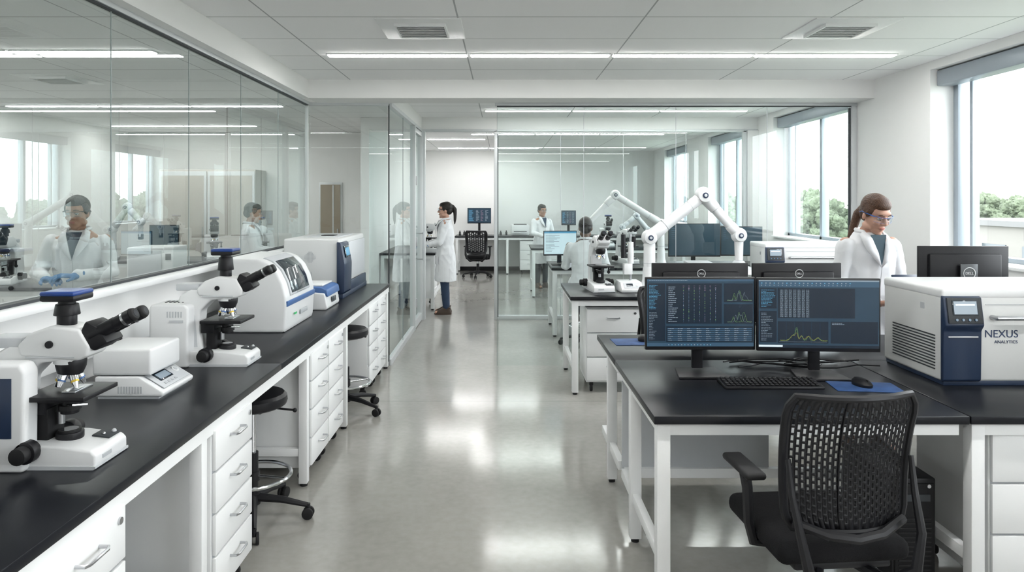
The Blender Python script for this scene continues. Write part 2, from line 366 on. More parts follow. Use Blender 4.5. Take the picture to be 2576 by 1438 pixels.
def vent():
    t=thing('ceiling_vent','square louvred air diffuser in the ceiling','air vent',(-.55,4.73,ZC))
    g=G(); g.box((0,0,-.004),(.56,.56,.008),whitem,.002); part(t,'frame',g)
    g=G()
    g.box((0,0,-.010),(.32,.32,.004),greyp)
    for i in range(7): g.box((0,-.14+i*.0467,-.020),(.31,.030,.003),whitem,0,(.6,0,0))
    for sx_ in (-.165,.165): g.box((sx_,0,-.017),(.012,.34,.022),whitem); g.box((0,sx_,-.017),(.34,.012,.022),whitem)
    part(t,'louvre',g); return t
vt=vent(); dup(vt,(2.3,4.73,ZC),group='ceiling vents'); dup(vt,(.9,7.9,ZC),group='ceiling vents'); dup(vt,(-1.0,10.6,ZC),group='ceiling vents'); dup(vt,(-4.3,6.7,ZC),group='ceiling vents')
# ------------------------------------------------------------------ pedestals
def pedestal(loc,rot,w=.42,d=.5,h=.66,nd=4,z0=.09,label='white metal drawer pedestal on castors'):
    t=thing('drawer_cabinet',label,'cabinet',loc,rot)
    g=G(); g.box((0,0,z0+h/2),(w,d,h),whitem,.004); g.box((0,-d/2-.001,z0+h/2),(w-.016,.002,h-.02),greyp); body=part(t,'body',g)
    dh=(h-.02)/nd
    for i in range(nd):
        z=z0+.01+dh*(i+.5)
        g=G(); g.box((0,-d/2-.010,z),(w-.012,.016,dh-.010),whitem,.003); dr=part(t,'drawer',g)
        g=G(); hz=z+dh*.12; g.tube([(-.055,-d/2-.016,hz),(-.055,-d/2-.045,hz),(-.04,-d/2-.052,hz),(.04,-d/2-.052,hz),(.055,-d/2-.045,hz),(.055,-d/2-.016,hz)],.0055,steel); part(dr,'handle',g,'curved steel bar handle')
    g=G(); g.cyl((w/2-.04,-d/2-.017,z0+h-.05),(w/2-.04,-d/2-.024,z0+h-.05),.011,steel); part(t,'key_lock',g)
    for sx_ in (-1,1):
        for sy in (-1,1):
            g=G(); x=sx_*(w/2-.05); y=sy*(d/2-.05); g.cyl((x-.012,y,.03),(x+.012,y,.03),.03,rub,bev=.004); g.box((x,y,z0-.02),(.035,.04,.035),blk,.004); part(t,'caster',g)
    return t
R90=pi/2
p=pedestal((-1.44,1.91,0),R90,.40,.55,.70,4,.09,'white metal drawer pedestal with key lock under the bench')
pb=pedestal((-1.44,2.965,0),R90,.41,.55,.70,4,.09,'white four-drawer pedestal under the bench beside a stool')
for y in (4.355,4.77): dup(pb,(-1.44,y,0),R90,'white four-drawer pedestal in a pair under the bench')
for y in (6.15,6.565): dup(pb,(-1.44,y,0),R90,'white drawer pedestal near the end of the bench')
# ------------------------------------------------------------------ left bench
bn=thing('laboratory_bench','long white-framed laboratory bench along the glass partition','bench',(0,0,0))
g=G()
for a,b in ((.9,3.6),(3.6,7.03)): g.box((-1.565,(a+b)/2,.833),(.83,b-a-.002,.034),top,.004)
part(bn,'worktop',g,'black epoxy resin worktop')
g=G(); g.box((-1.175,3.97,.79),(.035,6.1,.052),whitem); g.box((-1.94,3.97,.79),(.035,6.1,.052),whitem); part(bn,'apron',g)
for y in (1.5,2.69,4.12,5.15,6.98):
    for x in (-1.185,-1.93):
        g=G(); g.box((x,y,.393),(.05,.05,.75),whitem,.003); g.cyl((x,y,0),(x,y,.02),.022,rub); part(bn,'leg',g)
for y in (1.5,2.69,4.12,5.15,6.98):
    g=G(); g.box((-1.56,y,.2),(.70,.035,.045),whitem,.002); part(bn,'stretcher',g)
for a,b in ((2.12,2.66),(3.2,4.09),(4.98,5.95)):
    g=G(); g.box((-1.88,(a+b)/2,.2),(.035,b-a,.05),whitem,.002); part(bn,'stretcher',g)
g=G()
for a,b in ((2.1,2.7),(3.2,4.1),(5.0,5.9)): g.box((-1.86,(a+b)/2,.45),(.02,b-a,.66),plast2)
part(bn,'back_panel',g,'light grey back panel')
def stool(loc,rot=0,sh=.62):
    t=thing('lab_stool','round black cushioned lab stool with chrome foot ring on castors','stool',loc,rot)
    g=G(); g.lathe([(.0,0),(.15,0),(.172,.012),(.178,.03),(.175,.055),(.16,.07),(.0,.076)],blk,(0,0,sh-.07)); part(t,'seat',g)
    g=G(); g.cyl((0,0,.1),(0,0,.36),.028,blk); g.cyl((0,0,.3),(0,0,sh-.06),.017,chrome); g.box((0,0,sh-.08),(.16,.12,.02),blk,.004); part(t,'column',g)
    g=G(); g.tube([(.0,.03,sh-.085),(.1,.06,sh-.09),(.2,.08,sh-.1)],.006,blk); g.sph((.2,.08,sh-.1),.012,blk); part(t,'height_lever',g)
    g=G(); g.ring((0,0,.235),.195,.01,chrome)
    for k in range(3): a=2*pi*k/3; g.cyl((.025*math.cos(a),.025*math.sin(a),.235),(.19*math.cos(a),.19*math.sin(a),.235),.007,chrome)
    g.cyl((0,0,.21),(0,0,.26),.036,blk); part(t,'foot_ring',g,'chrome foot ring')
    g=G(); g.cyl((0,0,.085),(0,0,.14),.04,blk)
    for k in range(5):
        a=2*pi*k/5+.25; g.tube([(.02*math.cos(a),.02*math.sin(a),.12),(.15*math.cos(a),.15*math.sin(a),.105),(.29*math.cos(a),.29*math.sin(a),.072)],[.024,.019,.013],blk)
    part(t,'base',g,'five-spoke black base')
    for k in range(5):
        a=2*pi*k/5+.25; x,y=.29*math.cos(a),.29*math.sin(a); u=V((-math.sin(a),math.cos(a),0))
        g=G(); c=V((x,y,.03))
        for s_ in (-1,1): g.cyl(c+u*s_*.008,c+u*s_*.024,.03,rub,bev=.003)
        g.cyl(c+V((0,0,.012)),c+V((0,0,.05)),.012,blk); part(t,'caster',g)
    return t
st=stool((-1.33,3.68,0),-.2,.67); dup(st,(-1.26,5.55,0),.6,group='black lab stools')
# ------------------------------------------------------------------ microscope
def microscope(loc,rot,label,house=True,camera=True,sc=1,panel=False,camh=0,dz=-.045):
    t=thing('microscope',label,'microscope',loc,rot); t.scale=(sc,)*3
    Z=dz
    g=G()
    g.prism([(-.14,.0),(-.15,.012),(-.15,.045),(-.135,.06),(-.02,.075),(.10,.08),(.28,.08),(.28,0)],'x',-.095,.095,plast,.008,3)
    g.prism([(-.145,.0),(-.152,.004),(-.152,.012),(.28,.012),(.28,0)],'x',-.098,.098,plast2)
    g.box((.055,-.1,.0675),(.07,.06,.006),dark,.002,(.12,0,0)); g.sph((.075,-.115,.07),.008,plast2); g.sph((.04,-.1,.072),.006,steel); g.box((-.03,-.151,.03),(.05,.003,.012),greyp)
    part(t,'base',g)
    g=G(); g.prism([(.10,.07),(.12,.18),(.115,.32+Z),(.06,.375+Z),(-.04,.385+Z),(-.055,.42+Z),(.16,.435+Z),(.22,.40+Z),(.25,.30+Z),(.27,.07)],'x',-.05,.05,plast,.012,3); g.prism([(.125,.09),(.14,.30+Z),(.16,.30+Z),(.16,.09)],'x',-.0515,.0515,plast2)
    part(t,'arm',g)
    if house:
        g=G()
        if panel:
            g.prism([(.062,0),(.058,.32),(.075,.345),(.33,.345),(.34,.32),(.34,0)],'x',-.125,-.05,plast,.012,3); g.box((-.1265,.215,.205),(.004,.235,.19),navy,.001)
        else:
            g.prism([(.145,0),(.14,.30),(.16,.32),(.33,.32),(.34,.30),(.34,0)],'x',-.125,.055,plast,.012,3)
            for i in range(6): g.box((-.126,.175+i*.014,.27),(.003,.005,.03),greyp)
            g.box((-.126,.20,.235),(.003,.07,.012),plast2); g.box((-.02,.141,.29),(.06,.003,.01),greyp)
        for i in range(5): g.box((-.09 if panel else -.03,.20+i*.022,.346 if panel else .321),(.05,.008,.003),dark)
        part(t,'lamp_housing',g,'white lamp housing')
    g=G(); g.box((0,-.01,.225),(.20,.21,.016),blk,.003); g.box((.0,.03,.212),(.12,.1,.02),blkm,.003); g.box((0,-.035,.236),(.10,.045,.006),steel,.001); g.cyl((0,-.01,.2335),(0,-.01,.2345),.016,plast2)
    g.box((0,.075,.19),(.10,.07,.06),blk,.006); g.cyl((.085,.02,.218),(.085,.02,.15),.008,blk); g.cyl((.085,.02,.175),(.085,.02,.155),.014,rub); g.box((0,.06,.12),(.09,.05,.12),blkm,.006)
    part(t,'stage',g,'black specimen stage')
    g=G(); g.cyl((0,-.01,.155),(0,-.01,.212),.028,blk,bev=.003); g.cyl((0,-.01,.168),(0,-.01,.185),.034,rub); g.cyl((0,.02,.12),(0,.02,.16),.012,steel); g.tube([(-.03,-.02,.19),(-.05,-.05,.195),(-.02,-.08,.19)],.004,chrome); part(t,'condenser',g)
    g=G(); g.cyl((0,-.01,.07),(0,-.01,.095),.042,blk,bev=.003); g.cyl((0,-.01,.095),(0,-.01,.102),.034,rub); g.cyl((0,-.01,.1021),(0,-.01,.1025),.026,lensm); part(t,'field_lens',g)
    g=G(); g.lathe([(.02,.0),(.038,.005),(.046,.03),(.046,.05),(.042,.06)],blk,(0,-.01,.33+Z),(.10,0,0)); part(t,'nosepiece',g)
    for k in range(5):
        a=2*pi*k/5+.35; d=V((math.cos(a)*.5,math.sin(a)*.5,-1)).normalized(); p0=V((math.cos(a)*.020,-.01+math.sin(a)*.020,.338+Z)); Ln=.056 if k%2 else .048
        g=G(); g.cyl(p0,p0+d*Ln*.55,.0125,chrome); g.cyl(p0+d*Ln*.5,p0+d*Ln*.62,.0128,brass if k%2 else blue2); g.cyl(p0+d*Ln*.6,p0+d*Ln,.011,chrome,.006); part(t,'objective_lens',g)
    g=G(); g.prism([(-.11,.43+Z),(-.075,.49+Z),(.02,.50+Z),(.09,.475+Z),(.13,.435+Z),(.12,.40+Z),(-.07,.385+Z),(-.10,.40+Z)],'x',-.058,.058,plast,.010,3); g.cyl((0,-.01,.37+Z),(0,-.01,.40+Z),.048,plast); g.box((0,.18,.442+Z),(.095,.12,.035),plast2,.006); g.cyl((-.059,.02,.44+Z),(-.066,.02,.44+Z),.012,blk); g.box((0,.02,.398+Z),(.119,.16,.006),plast2); part(t,'head',g)
    g=G(); g.prism([(-.165,.445+Z),(-.12,.415+Z),(-.06,.45+Z),(-.09,.515+Z),(-.13,.495+Z)],'x',-.052,.052,blk if house else plast,.008,2)
    part(t,'prism_box',g,'binocular prism housing')
    for s_ in (-1,1):
        g=G(); a=V((s_*.031,-.10,.463+Z)); b=V((s_*.031,-.235,.532+Z)); d=(b-a).normalized()
        g.cyl(a,a+d*.09,.023,blk); g.cyl(a+d*.085,b,.021,blk,.0235); g.cyl(b-d*.03,b-d*.022,.025,steel); g.cyl(b,b+d*.014,.024,rub,.019,bev=.003); g.cyl(b+d*.0142,b+d*.0145,.012,lensm)
        part(t,'eyepiece',g,'black eyepiece tube')
    if camera:
        c=camh
        g=G(); g.cyl((0,0,.49+Z),(0,0,.53+Z),.030,blk,bev=.002); g.cyl((0,0,.528+Z),(0,0,.565+Z+c),.040,blk,.034,bev=.002); g.cyl((0,0,.56+Z+c),(0,0,.58+Z+c),.026,blk); part(t,'camera_adapter',g)
        g=G(); g.box((0,0,.588+Z+c),(.115,.115,.022),blk,.008); g.box((0,0,.603+Z+c),(.115,.115,.016),blue,.007,seg=3); part(t,'camera',g,'blue and black digital camera')
    ky=.06 if house else .13
    for s_ in (-1,1):
        x0=.09
        g=G(); g.cyl((s_*x0,ky,.062),(s_*(x0+.035),ky,.062),.036,blk,bev=.003); g.cyl((s_*(x0+.035),ky,.062),(s_*(x0+.068),ky,.062),.027,rub,bev=.003); part(t,'focus_knob',g)
    return t
microscope((-1.43,2.27,.85),R90,'large white microscope with blue camera on bench near balance',panel=True,sc=.98)
microscope((-1.45,3.62,.85),R90,'white compound microscope with blue camera beside the curved analyser',camh=.03)
# ------------------------------------------------------------------ balance
bl=thing('laboratory_balance','white laboratory balance with sloped keypad between two microscopes','balance',(-1.60,3.09,.85),R90)
g=G(); g.prism([(-.15,.01),(-.155,.03),(-.05,.095),(.14,.095),(.14,.01)],'x',-.145,.145,plast,.008,3); g.box((0,-.0,.007),(.27,.26,.014),plast2)
for i in range(9): g.box((-.1455,-.06+i*.012,.04),(.003,.006,.03),greyp)
part(bl,'body',g)
g=G(); g.box((0,.03,.155),(.27,.25,.11),plast,.010,seg=3); g.box((0,.03,.103),(.262,.242,.006),plast2); part(bl,'lid',g)
sl=math.atan2(.065,.105)
g=G(); g.M=Matrix.Translation((0,-.103,.066))@Matrix.Rotation(sl,4,'X'); g.box((0,0,.002),(.24,.10,.004),plast2,.002); g.box((-.03,.012,.005),(.11,.05,.004),smoke,.001); g.box((-.03,.012,.0075),(.09,.034,.001),ugy)
for i in range(4): g.box((-.075+i*.03,-.03,.005),(.018,.012,.004),greyp,.001)
g.cyl((.08,.01,.003),(.08,.01,.008),.018,plast); g.cyl((.08,.01,.008),(.08,.01,.010),.010,greyp)
part(bl,'keypad',g,'sloped keypad with display')
# ------------------------------------------------------------------ analyser with curved window
an=thing('sample_analyzer','white analyser with curved smoked window and blue band on bench','laboratory instrument',(-1.58,4.74,.85),R90)
g=G(); prof=[(-.18,.0),(-.19,.02),(-.20,.17),(-.195,.23),(-.175,.31),(-.135,.39),(-.08,.445),(-.02,.468),(.20,.475),(.22,.45),(.225,.0)]
g.prism(prof,'x',-.33,.33,plast,.018,3); g.box((0,.02,.006),(.6,.36,.012),plast2); g.prism([(-.203,.165),(-.207,.20),(-.19,.20),(-.19,.165)],'x',-.32,.32,blue2,.002)
part(an,'body',g)
g=G(); pr=[(-.203,.23),(-.182,.315),(-.142,.395),(-.085,.452),(-.03,.474)]; pi_=[(y+.012,z-.008) for y,z in pr][::-1]
g.prism(pr+pi_,'x',-.24,.20,plast2,.003); pr2=[(-.2055,.245),(-.1855,.318),(-.146,.395),(-.092,.450)]
g.prism(pr2+[(y+.006,z-.004) for y,z in pr2][::-1],'x',-.21,.17,smoke,.002)
g.cyl((-.1,-.2,.235),(.06,-.2,.235),.006,steel); part(an,'window',g,'curved smoked viewing window')
g=G(); g.box((.05,-.202,.09),(.16,.006,.03),greyp,.002); g.box((-.15,-.205,.10),(.05,.004,.012),green); part(an,'front_label',g)
ce=thing('mini_centrifuge','small white and blue benchtop unit beside the analyser','laboratory instrument',(-1.50,5.52,.85),R90)
g=G(); g.prism([(-.14,0),(-.15,.02),(-.13,.13),(.14,.15),(.15,.0)],'x',-.2,.2,plast,.012,3); part(ce,'body',g)
g=G(); g.prism([(-.155,.10),(-.145,.155),(-.10,.175),(.14,.185),(.15,.15)],'x',-.19,.19,blue2,.010,3); g.box((0,0,.183),(.3,.2,.012),plast,.005); part(ce,'lid',g,'blue hinged lid')
g=G(); g.box((0,-.152,.065),(.12,.004,.04),smoke,.001,(-.1,0,0)); part(ce,'display',g)
tw=thing('white_control_unit','tall white control unit behind the small centrifuge','laboratory instrument',(-1.80,5.45,.85),R90)
g=G(); g.box((0,0,.15),(.26,.2,.30),plast,.012,seg=3); g.box((0,-.102,.2),(.2,.004,.12),plast2,.002); part(tw,'body',g)
g=G(); g.box((0,-.105,.22),(.1,.004,.04),smoke,.001)
for i in range(3): g.box((-.05+i*.05,-.105,.165),(.02,.005,.015),greyp,.001)
part(tw,'display',g)
ba=thing('chromatography_instrument','large white instrument with navy control column at bench end','laboratory instrument',(-1.62,6.44,.85),R90)
g=G(); g.box((0,.02,.265),(1.04,.48,.50),cream,.018,seg=3); g.box((0,.0,.02),(1.03,.50,.04),navy,.004); g.box((0,-.01,.516),(.6,.3,.012),plast2,.005)
g.box((-.1,-.03,.522),(.12,.12,.014),blk,.003)
for j in range(9):
    for i in range(9):
        if (i-4)**2+(j-4)**2<18: g.box((-.521,.03+(i-4)*.011,.36+(j-4)*.011),(.003,.006,.006),greyp)
for i in range(9): g.box((-.521,.02+i*.022,.16),(.003,.008,.14),greyp)
part(ba,'body',g)
g=G(); g.prism([(-.225,.04),(-.265,.06),(-.27,.30),(-.235,.48),(-.20,.49),(-.20,.04)],'x',-.535,-.25,navy,.008,2); part(ba,'control_column',g,'navy control column')
g=G(); g.box((-.385,-.258,.40),(.17,.006,.10),smoke,.002,(-.2,0,0)); g.box((-.385,-.262,.40),(.13,.004,.07),ucy,.001,(-.2,0,0)); part(ba,'touchscreen',g)
g=G(); g.box((.13,-.228,.31),(.70,.02,.33),plast2,.008); g.box((.13,-.24,.08),(.70,.02,.09),navy,.005); part(ba,'front_door',g)
so=thing('power_outlet','white double power outlet with a black plug and cable','outlet',(-1.93,3.35,1.02),R90)
g=G(); g.box((0,-.006,0),(.15,.012,.09),plast,.003); part(so,'plate',g)
g=G(); g.cyl((.03,-.01,0),(.03,-.06,0),.02,blk); g.tube([(.03,-.06,0),(.03,-.10,-.02),(.0,-.12,-.08),(-.04,-.08,-.155),(-.12,-.03,-.163)],.005,blk); part(so,'plug',g)
# ------------------------------------------------------------------ tables
def table(loc,w,d,h,label,legs_x=None,rail=True,legs_y=None,thick=.034):
    t=thing('laboratory_table',label,'table',loc)
    g=G(); g.box((w/2,d/2,h-thick/2),(w-.002,d,thick),top,.004)
    part(t,'worktop',g,'black epoxy resin worktop')
    g=G(); z=h-thick-.025
    for y in (.04,d-.04): g.box((w/2,y,z),(w-.06,.03,.05),whitem)
    for x in (.04,w-.04): g.box((x,d/2,z),(.03,d-.08,.05),whitem)
    part(t,'apron',g)
    for x in (legs_x or (.045,w-.045)):
        for y in (legs_y or (.05,d-.05)):
            g=G(); g.box((x,y,(h-thick)/2+.01),(.055,.055,h-thick-.02),whitem,.003); g.cyl((x,y,0),(x,y,.025),.02,rub); part(t,'leg',g)
        if rail:
            g=G(); g.box((x,d/2,.22),(.035,d-.1,.05),whitem,.002); part(t,'stretcher',g)
    return t
HD=.82
table((.614,2.81,0),1.285,.99,HD,'white-framed black-topped desk carrying two monitors',legs_x=(.045,),legs_y=(.05,.64),rail=True)
table((.614,3.803,0),2.7,.72,HD,'white-framed black-topped rear desk carrying monitors seen from behind',legs_y=(.38,))
table((1.902,2.81,0),1.5,.99,HD,'white-framed black-topped desk carrying the large instrument',legs_x=(.045,1.45))
g=G(); g.box((1.05,3.78,.46),(.80,.016,.50),plast2,.002); g.box((1.28,3.76,.22),(1.24,.03,.05),whitem); solo('modesty_panel',g,'light grey privacy panel between the two desks','panel')
pedestal((2.24,3.13,0),0,.44,.5,.66,3,.09,'white three-drawer pedestal under the instrument desk')
table((.585,6.0,0),3.0,.98,.86,'white-framed black-topped bench carrying the robot arm and microscope',legs_x=(.045,1.5,2.95))
pedestal((.97,6.36,0),0,.47,.5,.66,3,.09,'white three-drawer pedestal under the robot arm bench')
# ------------------------------------------------------------------ monitors
def R_(g,x0,z0,x1,z1,m,l): y=-.0007*l; g.quad([(x0,y,z0),(x1,y,z0),(x1,y,z1),(x0,y,z1)],m)
def line(g,pts,wd,m,l):
    y=-.0007*l
    for (x0,z0),(x1,z1) in zip(pts,pts[1:]):
        d=V((x1-x0,z1-z0)); n=V((-d.y,d.x)).normalized()*wd/2
        g.quad([(x0+n.x,y,z0+n.y),(x0-n.x,y,z0-n.y),(x1-n.x,y,z1-n.y),(x1+n.x,y,z1+n.y)],m)
def rows_(g,x0,z0,x1,z1,n,m,l,fill=.5,ragged=True,brk=False):
    dz=(z1-z0)/n
    for i in range(n):
        e=x0+(x1-x0)*(random.uniform(.35,1) if ragged else 1); zc=z0+dz*(i+.5); x=x0
        if not brk: R_(g,x0,zc-dz*fill/2,e,zc+dz*fill/2,m,l); continue
        while x<e:
            wd=random.uniform(.004,.012); R_(g,x,zc-dz*fill/2,min(e,x+wd),zc+dz*fill/2,m,l); x+=wd+.002
def spec(n,x0,x1,z0,h,peaks):
    r=[]
    for i in range(n):
        u=i/(n-1); v=sum(a*math.exp(-((u-c)/s)**2) for c,a,s in peaks)+random.uniform(0,.10); r.append((x0+(x1-x0)*u,z0+h*min(1,v)))
    return r
def ui1(g,w,h):
    X=lambda u:(u-.5)*w; Z=lambda v:(.5-v)*h
    def r(u0,v0,u1,v1,m,l): R_(g,X(u0),Z(v1),X(u1),Z(v0),m,l)
    r(0,0,1,1,ubg,1); r(0,0,1,.03,ubar,2); r(0,.95,1,1,ubar,2); r(.01,.06,.17,.92,upan,2); r(.18,.06,.70,.66,upan,2); r(.72,.06,.99,.34,upan,2); r(.72,.37,.99,.66,upan,2); r(.18,.70,.99,.93,upan,2)
    rows_(g,X(.02),Z(.45),X(.13),Z(.08),18,ucy,3,.3,brk=True); rows_(g,X(.02),Z(.9),X(.10),Z(.48),18,ugy,3,.25,brk=True)
    rows_(g,X(.20),Z(.64),X(.29),Z(.10),19,ugy,3,.3,brk=True)
    for i in range(7):
        u=.34+i*.05; r(u,.12,u+.002,.64,ubar,3); v=.12
        while v<.62:
            hh=random.uniform(.004,.02); r(u-.001,v,u+.003,v+hh,[ugr,ugy,umg][random.randrange(3)],4); v+=hh+random.uniform(.01,.05)
        for k in range(3): r(u-.006,.09+k*.03+random.random()*.02,u+.008,.095+k*.03,umg,4)
    for v0 in (.32,.64):
        for k in range(3):
            line(g,spec(46,X(.75),X(.98),Z(v0),h*.15,[(random.uniform(.2,.8),random.uniform(.3,.8),.05) for _ in range(4)]),.0006,[ugr,ugr,ugy][k],4+k)
    rows_(g,X(.19),Z(.92),X(.98),Z(.72),7,ubar,3,.6,False)
    for c in range(9): rows_(g,X(.20+c*.088),Z(.92),X(.25+c*.088),Z(.72),7,ugy,4,.22,brk=True)
    for c in range(14): r(.2+c*.03,.968,.208+c*.03,.982,[ugy,ucy][c%2],3)
    rows_(g,X(.02),Z(.028),X(.5),Z(.004),1,ugy,3,.3,brk=True)
def ui2(g,w,h):
    X=lambda u:(u-.5)*w; Z=lambda v:(.5-v)*h
    def r(u0,v0,u1,v1,m,l): R_(g,X(u0),Z(v1),X(u1),Z(v0),m,l)
    r(0,0,1,1,ubg,1); r(0,0,1,.018,ugy,2); r(0,.018,1,.10,ubar,2); r(0,.96,1,1,upan,2); r(0,.96,.20,.99,uwh,3); r(.01,.12,.15,.42,upan,2); r(.01,.46,.15,.92,upan,2); r(.16,.12,.80,.56,upan,2); r(.16,.61,.58,.93,upan,2); r(.60,.61,.99,.93,upan,2)
    for k in range(22): r(.02+k*.035,.04,.03+k*.035,.052,ugy if k%3 else ucy,3); r(.02+k*.035,.072,.026+k*.035,.084,ugy,3)
    rows_(g,X(.02),Z(.40),X(.14),Z(.14),13,ucy,3,.3,brk=True); rows_(g,X(.02),Z(.9),X(.12),Z(.48),18,ugy,3,.25,brk=True)
    for c in range(7): rows_(g,X(.18+c*.036),Z(.55),X(.205+c*.036),Z(.14),30,ugy,3,.4,False,True)
    for c in range(1,6): r(.16+c*.07,.62,.161+c*.07,.93,ubar,3)
    for k in range(3): line(g,spec(110,X(.18),X(.57),Z(.90),h*.20,[(.35,.95-.3*k,.03),(.28,.4,.08),(.45,.35,.04),(.6,.3,.04+.02*k),(.8,.2,.05)]),.0007,[ugr,ugr,brass][k],4+k)
    line(g,[(X(.17),Z(.91)),(X(.57),Z(.91))],.0007,ugy,4); rows_(g,X(.61),Z(.66),X(.78),Z(.62),2,ugy,3,.35,brk=True)
def ui3(g,w,h):
    X=lambda u:(u-.5)*w; Z=lambda v:(.5-v)*h
    R_(g,X(0),Z(1),X(1),Z(0),ubg,1); rows_(g,X(.05),Z(.9),X(.3),Z(.1),12,ucy,2,.4)
    for c in range(3): rows_(g,X(.36+c*.2),Z(.9),X(.5+c*.2),Z(.1),10,umg if c%2 else ugy,2,.4)
def ui4(g,w,h):
    X=lambda u:(u-.5)*w; Z=lambda v:(.5-v)*h
    R_(g,X(0),Z(1),X(1),Z(0),ulb,1); R_(g,X(0),Z(.08),X(1),Z(0),ucy,2); rows_(g,X(.05),Z(.9),X(.5),Z(.15),14,ugy,2,.3)
def ui5(g,w,h):
    X=lambda u:(u-.5)*w; Z=lambda v:(.5-v)*h
    R_(g,X(0),Z(1),X(1),Z(0),uidle,1); rows_(g,X(.05),Z(.5),X(.2),Z(.1),6,ubar,2,.2)
def monitor(loc,rot,w,h,zb,ui,label,logo=False,tilt=0):
    t=thing('computer_monitor',label,'monitor',loc,rot)
    zc=zb+h/2
    g=G(); g.M=Matrix.Translation((0,0,zc))@Matrix.Rotation(tilt,4,'X')
    g.box((0,0,0),(w,.022,h),blk,.004); g.box((0,.022,-.0),(w*.8,.03,h*.72),blk,.012)
    hs=part(t,'housing',g)
    g=G(); ui(g,w-.016,h-.028)
    part(t,'screen',g,'lit screen with data and graphs',(0,-.0112,zc+.004),(tilt,0,0))
    g=G()
    g.box((0,.052,(zc)/2+.01),(.055,.022,zc-.02),blk,.004); g.box((0,.048,zc),(.10,.03,.10),blk,.004); part(t,'stand_neck',g)
    g=G(); g.prism([(-.13,-.10),(.13,-.10),(.10,.10),(-.10,.10)],'z',0,.012,blk,.003); part(t,'stand_base',g)
    if logo:
        g=G()
        g.M=Matrix.Translation((0,.0385,zc+h*logo))@Matrix.Rotation(pi/2,4,'X'); g.ring((0,0,0),.024,.0018,plast,28); lg=part(t,'logo_ring',g,'silver ring emblem')
        text_part(lg,'logo_lettering','DELL',.034,(0,.039,zc+h*logo),(pi/2,0,pi),plast)
    return t
monitor((.993,3.49,HD),.0,.553,.365,.125,ui1,'black monitor showing blue data software')
monitor((1.570,3.45,HD),-.06,.60,.365,.125,ui2,'black monitor showing tables and green spectra')
monitor((1.20,4.22,HD),pi,.585,.36,.135,ui5,'black monitor seen from behind with round emblem',.33)
monitor((1.79,4.22,HD),pi+.04,.55,.36,.135,ui5,'black monitor seen from behind with round emblem',.33)
m3=monitor((2.79,4.2,HD),pi-.05,.53,.33,.27,ui5,'black raised monitor seen from behind beside large instrument',False)
plate=mat('mount_plate_grey',(.10,.105,.11),.35,.6)
g=G(); g.box((0,.065,.43),(.10,.004,.13),plate,.002); g.M=Matrix.Translation((0,.0685,.44))@Matrix.Rotation(pi/2,4,'X'); g.ring((0,0,0),.034,.0022,plast,28); lg=part(m3,'logo_plate',g,'grey mount plate with round emblem')
text_part(lg,'logo_lettering','DELL',.045,(0,.069,.44),(pi/2,0,pi),plast)
# keyboard
kb=thing('keyboard','black full-size computer keyboard in front of the monitors','keyboard',(1.265,3.28,HD))
g=G(); g.prism([(-.07,.0),(-.07,.012),(.07,.022),(.07,0)],'x',-.23,.23,blk,.003); part(kb,'base',g)
gk=G(); gk.box((0,0,0),(.0165,.0165,.007),blk,.0025,seg=1); km=gk.mesh('key')
for r in range(5):
    for c in range(19):
        z=.0205+(r-2)*.0018+.001
        o=part(kb,'key',km,None,(-.213+c*.0228+(.006 if c>14 else 0)*1,-.048+r*.0235,z),(.07,0,0))
pad=solo('mousepad',G().box((0,0,.0015),(.30,.17,.003),padb,.001),'blue patterned mousepad under the black mouse','mousepad',(1.70,3.25,HD),-.12)
def mouse(loc,rot,label):
    t=thing('computer_mouse',label,'mouse',loc,rot)
    g=G(); g.loft([(0,0,0,.030,.052),(0,0,.012,.032,.055),(0,.004,.024,.028,.046),(0,.010,.034,.017,.03),(0,.012,.037,.006,.012)],blk,24,2.3); part(t,'shell',g)
    g=G(); g.cyl((-.003,-.03,.026),(.003,-.03,.026),.009,rub); part(t,'scroll_wheel',g); return t
mouse((1.695,3.265,HD+.003),.3,'black wireless mouse on a blue mousepad')
solo('mousepad',G().box((0,0,.0015),(.24,.2,.003),padb,.001),'blue mousepad at the rear desk','mousepad',(.80,4.28,HD),.05)
mouse((.875,4.32,HD+.003),2.8,'black mouse on the rear desk mousepad')
for k in range(8):
    pts=[]; x0=random.uniform(1.05,1.5); x1=random.uniform(1.6,2.0); y0=random.uniform(3.60,3.74)
    for i in range(9):
        u=i/8; pts.append((x0+(x1-x0)*u+random.uniform(-.02,.02),y0+.04*math.sin(u*7+k)+random.uniform(-.01,.01),HD+.006+.003*k))
    solo('monitor_cable',G().tube(pts,.004,blk,6),'black loose cable tangled behind the monitors','cable',group='black monitor cables')
